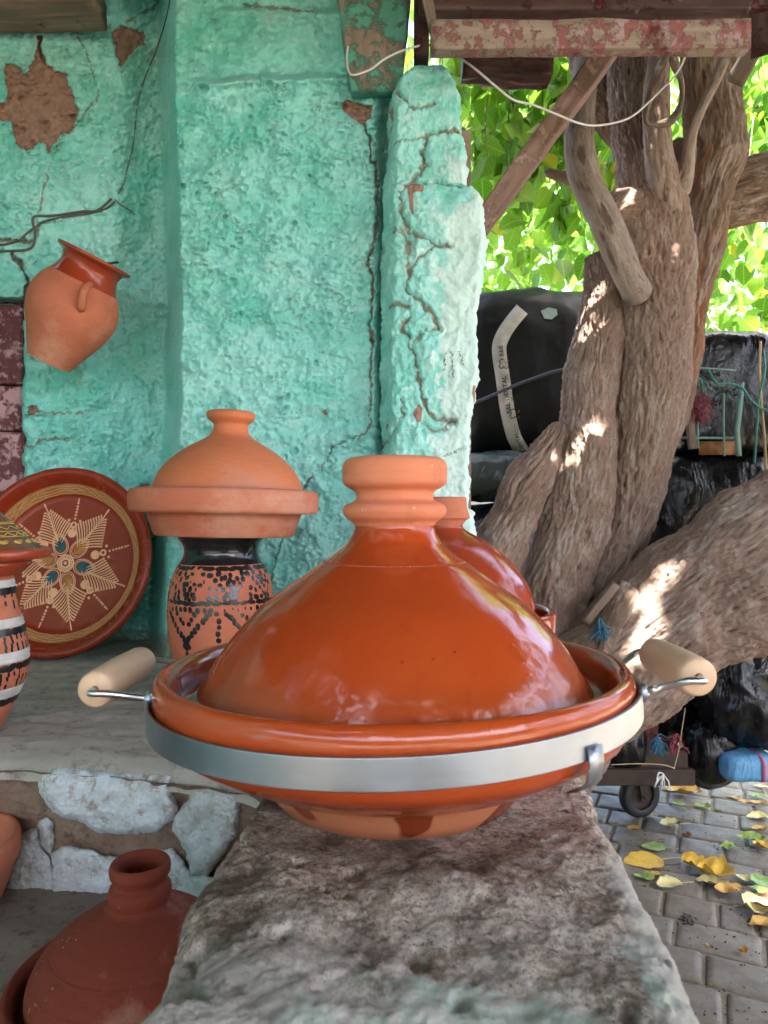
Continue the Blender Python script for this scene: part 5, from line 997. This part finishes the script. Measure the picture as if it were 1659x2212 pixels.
b5, V5, F5 = bag('wrapped_bundle', PB(1120, 1235, 2.80), (.40, .30, .25), 3.5, BLACKP, .02, 3, 'black bundle at the bottom behind the left stem', 'bundle')
b3, V3, F3 = bag('wrapped_bundle', PB(1530, 862, 2.70), (.165, .20, .215), 7, BLACKP, .006, 4, 'upright black wrapped box standing in the green crate frame', 'bundle', drape=.004)
b6, V6, F6 = bag('wrapped_bundle', PB(1660, 880, 2.78), (.11, .22, .24), 5, SILVERP, .014, 5, 'shiny grey plastic bundle beside the black box at the right edge', 'bundle', drape=.010)
b4, V4, F4 = bag('wrapped_bundle', PB(1520, 1150, 2.74), (.30, .26, .285), 4.5, BLACKP, .016, 6, 'big black plastic bundle under the crate above the low trunk', 'bundle', drape=.006)
b8, V8, F8 = bag('wrapped_bundle', PB(1675, 1140, 2.62), (.10, .14, .25), 4, SILVERP, .02, 7, 'crumpled silvery plastic sheet draped over the right end of the bundle', 'plastic sheet', drape=.014)
b7, V7, F7 = bag('wrapped_bundle', PB(1400, 1440, 2.70), (.34, .25, .24), 3.5, BLACKP, .02, 8, 'black bundle lying on the cart above its wheel', 'bundle', drape=.01)
b9, V9, F9 = bag('rubbish_bag', PB(1620, 1482, 2.45), (.20, .17, .19), 2.6, BLACKP, .03, 9, 'knotted black plastic bag hanging at the right under the low trunk', 'bag', drape=.014)
b10, _, _ = bag('rubbish_bag', PB(1525, 1622, 2.44), (.075, .09, .10), 2.4, BLACKP, .02, 10, 'small black bag bulging beside the cart platform end', 'bag', drape=.008, nu_=90, nv_=60)
b11, _, _ = bag('rubbish_bag', PB(1608, 1650, 2.34), (.082, .07, .040), 4, BLUEP, .008, 11, 'bright blue woven bag squeezed under the black ones', 'bag', nu_=90, nv_=60)
pk, _, _ = bag('pink_band', PB(1628, 1650, 2.335), (.009, .0715, .042), 4, m_flat('pink_print', (.42, .14, .25), .5), .003, 12, nu_=40, nv_=30, parent=b11)
b12, _, _ = bag('rubbish_bag', PB(1330, 1590, 2.42), (.075, .10, .09), 2.6, BLACKP, .014, 13, 'dark bag slumped over the cart platform above the wheel', 'bag', nu_=100, nv_=60, drape=.01)
b13, _, _ = bag('wrapped_bundle', PB(1395, 1260, 2.66), (.10, .12, .075), 3, BLACKM, .01, 14, 'small dull black bundle tied with lime cord between trunk and low trunk', 'bundle', nu_=90, nv_=60)
tagp = thing('paper_tag', PB(1350, 1245, 2.46), 'pale printed tag hanging from the bundle beside the low trunk', 'tag')
rib([P(1346, 1208, 2.50), P(1349, 1235, 2.49), P(1352, 1270, 2.48)], [.05, 0, .0], .001, 'tag_sheet', m_flat('pale_blue_tag', (.36, .42, .46), .5), tagp)
pr = []
for (cx_, cy_) in ((1340, 1228), (1350, 1240), (1360, 1250), (1346, 1256), (1356, 1262)): 
    pr.append(tubev([P(cx_ - 3, cy_ - 3, 2.475), P(cx_ + 3, cy_, 2.475), P(cx_, cy_ + 4, 2.475)], .0012, 4))
v, f = join(pr); mk('tag_print', v, f, INK, tagp)
# strap with printing
t1 = BVHTree.FromPolygons([Vector(a) for a in V1], [tuple(map(int, a)) for a in F1])
def hit(t, px, py, lift=.003):
    d = Vector(((px - CX) / F, 1, -(py - CY) / F)).normalized(); h_ = t.ray_cast(Vector((0, 0, EYE)), d)
    return None if h_[0] is None else np.array(h_[0] - d * lift)
strap = thing('printed_strap', PB(1095, 975, 2.62), 'white printed strap round the huge black bundle', 'strap')
ctr = spline([(1128, 668, 0), (1108, 692, 0), (1090, 718, 0), (1079, 745, 0), (1080, 775, 0), (1086, 815, 0), (1092, 860, 0), (1099, 900, 0), (1110, 942, 0), (1126, 972, 0), (1135, 984, 0)], 60)
L_, R_ = [], []
for k in range(60):
    tg = ctr[min(59, k + 1)] - ctr[max(0, k - 1)]; tg /= np.linalg.norm(tg) + 1e-9; nn = np.array([-tg[1], tg[0]]) * 15.5; a = hit(t1, ctr[k][0] + nn[0], ctr[k][1] + nn[1], .005); b = hit(t1, ctr[k][0] - nn[0], ctr[k][1] - nn[1], .005)
    if a is not None and b is not None: L_.append(a); R_.append(b)
L_, R_ = np.array(L_), np.array(R_); n = len(L_); B2 = np.array([0, .0012, 0]); Vs = np.vstack([L_, R_, L_ + B2, R_ + B2]); Fs = []
for k in range(n - 1): Fs += [(k, k + 1, n + k + 1, n + k), (2 * n + k, 3 * n + k, 3 * n + k + 1, 2 * n + k + 1), (k, 2 * n + k, 2 * n + k + 1, k + 1), (n + k, n + k + 1, 3 * n + k + 1, 3 * n + k)]
mk('strap_ribbon', Vs, Fs, STRAP, strap)
def text_px(s, px, py, h_px, ang_deg, parent, m, name='lettering', sx=1.):
    cu = bpy.data.curves.new('t', 'FONT'); cu.body = s; cu.size = 1.; cu.align_x = 'CENTER'; cu.align_y = 'CENTER'; cu.offset = .012; o = bpy.data.objects.new('t', cu); sc.collection.objects.link(o)
    bpy.context.view_layer.update(); me = bpy.data.meshes.new_from_object(o); bpy.data.objects.remove(o)
    V = np.array([v.co[:2] for v in me.vertices]); Fl = [tuple(p.vertices) for p in me.polygons]; bpy.data.meshes.remove(me); a = math.radians(ang_deg); V = V * h_px * 1.35 * np.array([sx, 1]); X = px + V[:, 0] * math.cos(a) - V[:, 1] * math.sin(a); Y = py - (V[:, 0] * math.sin(a) + V[:, 1] * math.cos(a))
    W = [hit(t1, x_, y_, .0075) for x_, y_ in zip(X, Y)]
    if any(w_ is None for w_ in W): return
    mk(name, W, Fl, m, parent, smooth=False)
text_px('B&B', 1087 - 4, 758, 10, 97, strap, INK); text_px('B&B DENTAL', 1094.5, 853, 10.5, 98, strap, INK); text_px('FAST DENTAL SUPPLY' if False else 'B&B DENTAL', 1104, 850, 4.2, 98, strap, INK); text_px('DENTAL', 1122, 955, 8.5, 112, strap, INK)
def logo(px, py, s, rot):
    a = math.radians(rot); pts = [(-.1, 1.1), (-.75, .9), (-1, .45), (-.72, 0), (-1, -.5), (-.7, -1), (-.1, -.95), (.1, -.55)]
    def tr(p): x_, y_ = p[1] * -1, p[0]; x_, y_ = p; return (px + s * (x_ * math.cos(a) - y_ * math.sin(a)), py - s * (x_ * math.sin(a) + y_ * math.cos(a)))
    for L, m, w_ in ((pts, GREENINK, .0022), ([(.25, -.6), (.55, -1.0), (.95, -.85), (1.1, -.45)], GREENINK, .0014), ([(.75, .55), (1.05, .85)], REDINK, .0022), ([(.1, .6), (.55, .25), (.95, .4)], REDINK, .0008)):
        W = [hit(t1, *tr(p), .007) for p in spline([(a_, b_, 0) for a_, b_ in L], 24)[:, :2]]
        if all(w__ is not None for w__ in W): v, f = tubev(W, w_, 5); mk('tooth_logo', v, f, m, strap)
logo(1088, 786, 9.5, -5); logo(1112, 894, 9.5, -5)
pr = []
for (cx_, cy_) in ((1090, 815), (1117, 925)):
    for k in range(3):
        a = [hit(t1, cx_ - 6 + k * 6, cy_ - 9, .006), hit(t1, cx_ - 3 + k * 6, cy_ + 9, .006)]
        if all(w__ is not None for w__ in a): pr.append(tubev(a, .0006, 4))
if pr: v, f = join(pr); mk('fine_print', v, f, INK, strap)
# bright worn patch of tape on top of the bundle
tp = thing('tape_patch', PB(1180, 690, 2.75), 'torn pale tape patch on the shoulder of the huge black bundle', 'tape'); pl = [(1168, 672), (1185, 664), (1203, 668), (1204, 680), (1192, 690), (1176, 688)]
W = [hit(t1, a, b, .004) for a, b in pl]
if all(w_ is not None for w_ in W): mk('tape', W, [tuple(range(6))], m_flat('pale_tape', (.30, .42, .37), .3), tp)
# ropes
def rope(pts, r_, m, label, n=80, tw=0, cat='rope'):
    p = spline([P(*q_) for q_ in pts], n)
    if tw:
        ps = []
        for s_ in range(3):
            k = np.arange(n) * tw + s_ * 2.094; qv = p + np.column_stack([0 * k, np.cos(k) * r_ * .5, np.sin(k) * r_ * .5]); ps.append(tubev(qv, r_ * .62, 6))
        v, f = join(ps)
    else: v, f = tubev(p, r_, 7)
    return mk('rope', v, f, m, label=label, cat=cat)
rope([(1010, 875, 2.50), (1040, 864, 2.50), (1100, 838, 2.50), (1160, 815, 2.50), (1200, 802, 2.5), (1260, 790, 2.5)], .0055, ROPE, 'twisted grey rope crossing the huge black bundle', 140, .55)
rope([(1340, 1192, 2.45), (1370, 1203, 2.42), (1410, 1208, 2.42), (1450, 1212, 2.42), (1490, 1215, 2.5)], .005, LIMER, 'lime green cord tied round the lower black bundle')
rope([(1643, 738, 2.50), (1641, 800, 2.46), (1644, 860, 2.45), (1650, 930, 2.45), (1655, 1010, 2.45), (1656, 1030, 2.48)], .0045, BEIGER, 'beige cord hanging down the grey bundle at the right edge')
rope([(1648, 742, 2.52), (1652, 800, 2.46), (1640, 860, 2.44), (1634, 930, 2.44), (1630, 1000, 2.46)], .004, GREENR, 'green cord hanging down beside the beige one')
rope([(1530, 800, 2.44), (1550, 830, 2.43), (1570, 828, 2.43), (1602, 838, 2.42), (1620, 862, 2.42), (1640, 880, 2.42), (1662, 888, 2.42)], .0045, GREENR, 'green cord knotted across the black box', tw=.5)
rope([(1478, 740, 2.46), (1478, 790, 2.44), (1482, 836, 2.43)], .005, REDR, 'red cord going up beside the trunk')
rope([(1500, 590, 3.3), (1540, 700, 3.2), (1600, 730, 3.1), (1680, 750, 3.0)], .004, BEIGER, 'thin yellow line strung through the leaves above the box', cat='cord')
def tassel(c, m, n, ln, label, seed, r_=.0016):
    rr = np.random.default_rng(seed); ps = []; c = np.array(c)
    for k in range(n):
        p = [c]; d = np.array([rr.normal() * .4, rr.normal() * .2, -1 + rr.normal() * .3])
        for j in range(6): d = d + rr.normal(size=3) * .42 + [0, 0, -.42]; d /= np.linalg.norm(d); p.append(p[-1] + d * ln / 6)
        ps.append(tubev(spline(p, 16), r_, 5))
    v, f = join(ps); mk('frayed_cord', v, f, m, label=label, cat='cord')
tassel(P(1500, 822, 2.42), REDR, 80, .15, 'tangle of frayed red cord hanging by the trunk', 1, .0012)
tassel(P(1508, 815, 2.41), GREENR, 22, .07, 'tuft of frayed green cord beside the red tangle', 2)
tassel(P(1296, 1335, 1.80), BLUER, 20, .06, 'scrap of frayed blue cord caught at the foot of the stems', 3)
tassel(P(1420, 1590, 2.28), BLUER, 50, .06, 'knot of frayed blue cord over the cart platform', 4, .0012)
tassel(P(1463, 1585, 2.26), REDR, 16, .07, 'thin red cord hanging over the cart platform', 5)
tassel(P(1433, 1672, 2.24), WHITER, 8, .05, 'loop of white cord tied to the cart platform', 6, .002)
rope([(1480, 1530, 2.28), (1474, 1570, 2.27), (1466, 1620, 2.25), (1456, 1662, 2.24)], .0012, BEIGER, 'thin beige string going down to the cart corner', cat='string')
rope([(1320, 1652, 2.26), (1380, 1650, 2.25), (1430, 1652, 2.24), (1458, 1660, 2.24)], .0015, BEIGER, 'thin beige string lying along the platform edge', cat='string')
# crate frame
cr = thing('wire_crate', PB(1540, 1000, 2.45), 'green wire crate frame round the black box', 'crate')
for pts, rr_ in (([(1420, 946), (1500, 946), (1585, 946)], .004), ([(1430, 735 + 62), (1500, 795), (1590, 800)], .003), ([(1507, 800), (1507, 860), (1508, 968)], .0035), ([(1564, 850), (1563, 920), (1565, 985)], .004), ([(1480, 735), (1480, 800)], .003)):
    tubo('wire', [P(a, b, 2.455) for a, b in pts], rr_, CRATEM, cr, 8, 14)
rib([P(1602, 826, 2.44), P(1598, 880, 2.44), P(1592, 930, 2.44), P(1596, 985, 2.44)], [.018, 0, 0], .004, 'corner_strip', CRATEM, cr)
rib([P(1510, 968, 2.47), P(1550, 968, 2.47), P(1590, 968, 2.47)], [0, 0, .045], .004, 'label_panel', m_flat('worn_label', (.30, .13, .03), .6, 0, .9, 22), cr)
timber('bamboo_stick', P(1484, 815, 2.43), P(1496, 970, 2.43), .022, .018, WOOD_GREY, seed=77, up=(0, 1, 0), disp=.003, label='split grey stick standing between trunk and black box', cat='stick')
timber('broken_stick', P(1332, 1262, 1.80), P(1265, 1345, 1.82), .018, .014, WOOD_GREY, seed=78, up=(0, 1, 0), disp=.003, label='short broken stick leaning in the crotch of the tree', cat='stick')
# handcart
cart = thing('handcart', PB(1400, 1700, 2.5), 'low rusty handcart with a black rubber castor under the bundles', 'handcart')
zt_ = P(0, 1620, 2.35)[2]; zl_ = P(0, 1672, 2.35)[2]
v, f = box((.48, 2.68, .5 * (zt_ + zl_) ), (.96, .70, abs(zt_ - zl_) ), bev=.006); mk('platform', v, f, RUST, cart, smooth=False)
v, f = box((.48, 2.315, zl_ + .004), (.98, .025, .05), bev=.003); mk('edge_rail', v, f, RUST, cart, smooth=False)
v, f = box((.72, 2.36, zt_ + .05), (.30, .03, .10), np.array(Matrix.Rotation(.05, 3, 'Y')), bev=.004); mk('side_board', v, f, WOOD_DARK, cart, smooth=False)
def caster(px, Y):
    x_ = (px - CX) * Y / F; R = .076; Rz = Matrix.Rotation(math.radians(20), 3, 'Z')
    ob_t = thing
    v, f = lathe(prof_s([(.046, -.018), (.060, -.022), (.071, -.019), (.0755, -.010), (.077, 0), (.0755, .010), (.071, .019), (.060, .022), (.046, .018), (.046, 0), (.046, -.018)], 40), 64)
    Q = np.array(Rz @ Matrix.Rotation(math.radians(90), 3, 'X')); w_ = mk('wheel', v @ Q.T + [x_, Y, R], f, RUBBER, cart)
    v, f = lathe([(0, -.012), (.012, -.014), (.016, -.008), (.038, -.006), (.047, -.013), (.047, .013), (.038, .006), (.016, .008), (.012, .014), (0, .012)], 48); mk('rim', v @ Q.T + [x_, Y, R], f, RUST, w_)
    for s_ in (-1, 1):
        n_ = np.array(Rz @ Vector((0, s_ * .024, 0))); e_ = np.array(Rz @ Vector((1, 0, 0))); c_ = np.array([x_, Y, R]) + n_
        poly = [(-.010, -.012), (.012, -.012), (.020, .030), (.030, zl_ - R - .02), (-.030, zl_ - R - .02), (-.014, .02)]; th_ = n_ / .024 * .003
        V = np.array([c_ + e_ * a + np.array([0, 0, b]) + th_ * q_ for q_ in (-.5, .5) for a, b in poly]); k = 6; mk('fork', V, [tuple(range(6)), tuple(range(6, 12))[::-1]] + [(i, (i + 1) % 6, 6 + (i + 1) % 6, 6 + i) for i in range(6)], RUST, cart, smooth=False)
    v, f = box((x_, Y, zl_ - .012), (.07, .06, .02), bev=.003); mk('mounting_plate', v, f, RUST, cart, smooth=False)
    mk('axle', *tubev([np.array([x_, Y, R]) - np.array(Rz @ Vector((0, .03, 0))), np.array([x_, Y, R]) + np.array(Rz @ Vector((0, .03, 0)))], .006, 10), RUST, cart)
caster(1381, 2.55); caster(960, 2.55)

# ------------------------------------------------------------------ fallen leaves
def c7(a, b): return 1253 + a * .2444, 1696 + b * .2444
def dleaf(cx_, cy_, sz, ang_, m, curl, seed, label, stalk=True, wide=1., zl=0., tip=0.):
    px, py = c7(cx_, cy_); g = G(px, py); r_ = np.random.default_rng(seed); nL, nW = 14, 9
    t = np.linspace(0, 1, nL); w_ = .40 * np.sin(np.pi * t ** .72) ** .75 * wide * (1 + .0 * t); s = np.linspace(-1, 1, nW); A, B = np.meshgrid(t, s, indexing='ij'); X = B * w_[:, None]; X = X * (1 + .08 * np.sin(A * 20 + seed)); Y = A - .06 * np.abs(B) * (A < .2)
    q = np.column_stack([X.ravel(), Y.ravel(), np.full(X.size, seed * 1.7)]); Z = fbm(q, 2.2, 3) * .22 * curl + (np.abs(X.ravel()) ** 2) * 1.3 * curl + curl * .35 * (Y.ravel() - .5) ** 2 + .015 * np.abs(np.sin(Y.ravel() * 38 - np.abs(X.ravel()) * 24)) * curl
    Z = Z - Z.min() + .015; V = np.column_stack([X.ravel(), Y.ravel() - .5, Z]) * sz; luv = np.column_stack([X.ravel(), Y.ravel(), 0 * Z])
    a = math.radians(ang_); M = np.array(Matrix.Rotation(a, 3, 'Z') @ Matrix.Rotation(tip, 3, 'X')); V = V @ M.T; V[:, 2] -= V[:, 2].min() - .003 - zl
    Fq = gridf(nL, nW); o = mk('fallen_leaf', V + g, Fq, m, attrs=dict(luv=luv), label=label, cat='leaf')
    if stalk:
        e = M @ np.array([0, -1., 0]); p0 = g + M @ np.array([0, -.5 * sz, .0]) + [0, 0, .004 + zl]; p0[2] = max(.004, p0[2]); v, f = tubev(spline([p0, p0 + e * sz * .25 + [0, 0, .0], p0 + e * sz * .5 + np.array([.008, 0, 0])], 10), .0011, 6); v[:, 2] = np.maximum(v[:, 2], .002); mk('stalk', v, f, DRY_P if m != DRY_G else DRY_G, o)
    return o
LV = [(545, 680, .118, 100, DRY_Y, .12, 'big flat yellow leaf touching the edge of the stone block', 1.15, 0), (995, 730, .085, 20, DRY_Y, 1.1, 'curled yellow leaf at the end of a lying twig', 1, .2), (1235, 820, .105, 215, DRY_Y, 1.2, 'large folded yellow leaf right of the curled one', 1.1, .25),
      (1140, 870, .075, 60, DRY_P, .8, 'pale shrivelled leaf under the large folded yellow leaf', 1, 0), (1310, 965, .080, 95, DRY_O, .9, 'ochre leaf scrap just below the large folded yellow leaf', .8, 0), (780, 905, .070, 100, DRY_P, .5, 'pale yellow green leaf near the stone block edge', 1.1, 0),
      (900, 80, .125, 75, DRY_O, .8, 'crumpled yellow brown leaf right of the castor', 1., .1), (630, 280, .045, 30, DRY_O, .5, 'small orange leaf at the foot of the castor', 1., 0), (465, 410, .042, 70, DRY_O, .6, 'tiny ochre leaf left of the castor foot leaves', 1., 0),
      (790, 360, .070, 100, DRY_P, .9, 'twisted pale leaf below the castor', .9, 0), (640, 565, .070, 80, DRY_G, .2, 'flat green leaf just above the big yellow one', 1.1, 0), (865, 188, .042, 60, DRY_G, .5, 'tiny green leaf between the castor and the crumpled leaf', 1., 0),
      (1085, 200, .055, 60, DRY_G, .8, 'small green leaf with yellow edge below the crumpled leaf', .8, 0), (930, 465, .036, 20, DRY_B, 1.2, 'tiny dark brown leaf in the middle of the paving', 1., 0), (700, 515, .035, 80, DRY_B, .6, 'narrow brown leaf scrap above the green leaf', .6, 0),
      (1310, 565, .060, 90, DRY_G, .9, 'folded dark green leaf on the right paving', 1., 0), (1500, 500, .085, 70, DRY_G, .9, 'green and yellow leaf lying near the right edge', .7, 0), (1610, 570, .070, 20, DRY_Y, .9, 'yellow leaf at the right edge beside the green one', 1.1, 0),
      (1565, 300, .070, 80, DRY_P, .6, 'olive yellow leaf far right under the orange scraps', 1.1, 0), (1580, 405, .055, 100, DRY_O, .9, 'brownish curled leaf below the olive one', .8, 0), (1560, 120, .062, 60, DRY_G, .5, 'bright green leaf far right near the bags', .8, 0),
      (1340, 115, .050, 50, DRY_O, .9, 'orange leaf scrap in the far paving joint', .6, 0), (1450, 165, .045, 80, DRY_O, .9, 'second orange scrap along the same joint', .6, 0), (1570, 180, .060, 80, DRY_O, .8, 'third orange scrap farthest right on the joint', .6, 0), (1600, 25, .050, 70, DRY_P, .6, 'pale leaf far away under the blue bag', .8, 0),
      (1620, 880, .085, 15, DRY_G, .4, 'light green leaf with long stalk at the right edge', 1.2, 0), (1610, 985, .075, 60, DRY_G, .9, 'yellow green leaf below the stalked one', .9, 0), (1440, 835, .045, 40, DRY_P, .7, 'tiny pale scrap left of the light green leaf', .9, 0),
      (1560, 1130, .095, 150, DRY_P, 1.0, 'large curled pale green leaf above the sun patch', .9, .1), (1620, 1090, .090, 60, DRY_B, .8, 'dark brown leaf under the large curled pale one', 1.1, 0), (1600, 1240, .070, 100, DRY_O, .8, 'ochre leaf touching the sun patch', .8, 0),
      (1430, 1495, .022, 30, DRY_O, 1.2, 'tiny star shaped dry scrap in the lower paving', 1.4, 0), (1390, 1100, .028, 90, DRY_B, .6, 'sliver of brown leaf left of the curled pile', .4, 0), (560, 830, .055, 60, DRY_G, .8, 'muddy green leaf just under the big yellow leaf', 1., 0), (640, 810, .045, 90, DRY_O, .7, 'ochre scrap between the big yellow leaf and the mud', .7, 0),
      (960, 235, .020, 40, DRY_B, .7, 'brown fleck beside the small green leaf', 1., 0), (1130, 1425, .014, 10, DRY_O, 1., 'tiny brown crumb of leaf low in the paving', 1., 0)]
for k, (a, b, sz, an, m, cu, lb, wd_, tp_) in enumerate(LV): dleaf(a, b, sz, an, m, cu, k + 3, lb, sz > .05, wd_, .003 * (k % 3), tp_)
wire_pts = [G(*c7(715, 690), .004), G(*c7(800, 700), .006), G(*c7(890, 695), .006)]; v, f = tubev(spline(wire_pts, 14), .0022, 6); mk('fallen_twig', v, f, TWIG, label='short twig lying between the big and the curled yellow leaves', cat='twig')
wire_pts = [G(*c7(1380, 920), .02), G(*c7(1440, 990), .008), G(*c7(1510, 1030), .004)]; v, f = tubev(spline(wire_pts, 14), .0015, 6); mk('fallen_twig', v, f, TWIG, label='thin stalk trailing right from the large folded yellow leaf', cat='twig')
# crumbs and grit on the paving
r = np.random.default_rng(33); pr = []
for k in range(420):
    px, py = r.uniform(1240, 1660), r.uniform(1650, 2210); g = G(px, py)
    if g[0] < .16 + 0: continue
    s = r.uniform(.001, .0032) ; v, f = box(g + [0, 0, s * .5], (s * r.uniform(.8, 2.4), s, s * .8), np.array(Matrix.Rotation(r.uniform(0, 3), 3, 'Z'))); pr.append((v, f))
for k in range(70):
    g = G(*c7(955 + r.normal() * 28, 1185 + r.normal() * 22)); s = r.uniform(.002, .005); pr.append(box(g + [0, 0, s * .3], (s * 2, s, s * .7), np.array(Matrix.Rotation(r.uniform(0, 3), 3, 'Z'))))
v, f = join(pr); mk('grit', v, f, m_flat('dark_grit', (.06, .045, .03), .9, 0, .6, 200), kind='stuff')
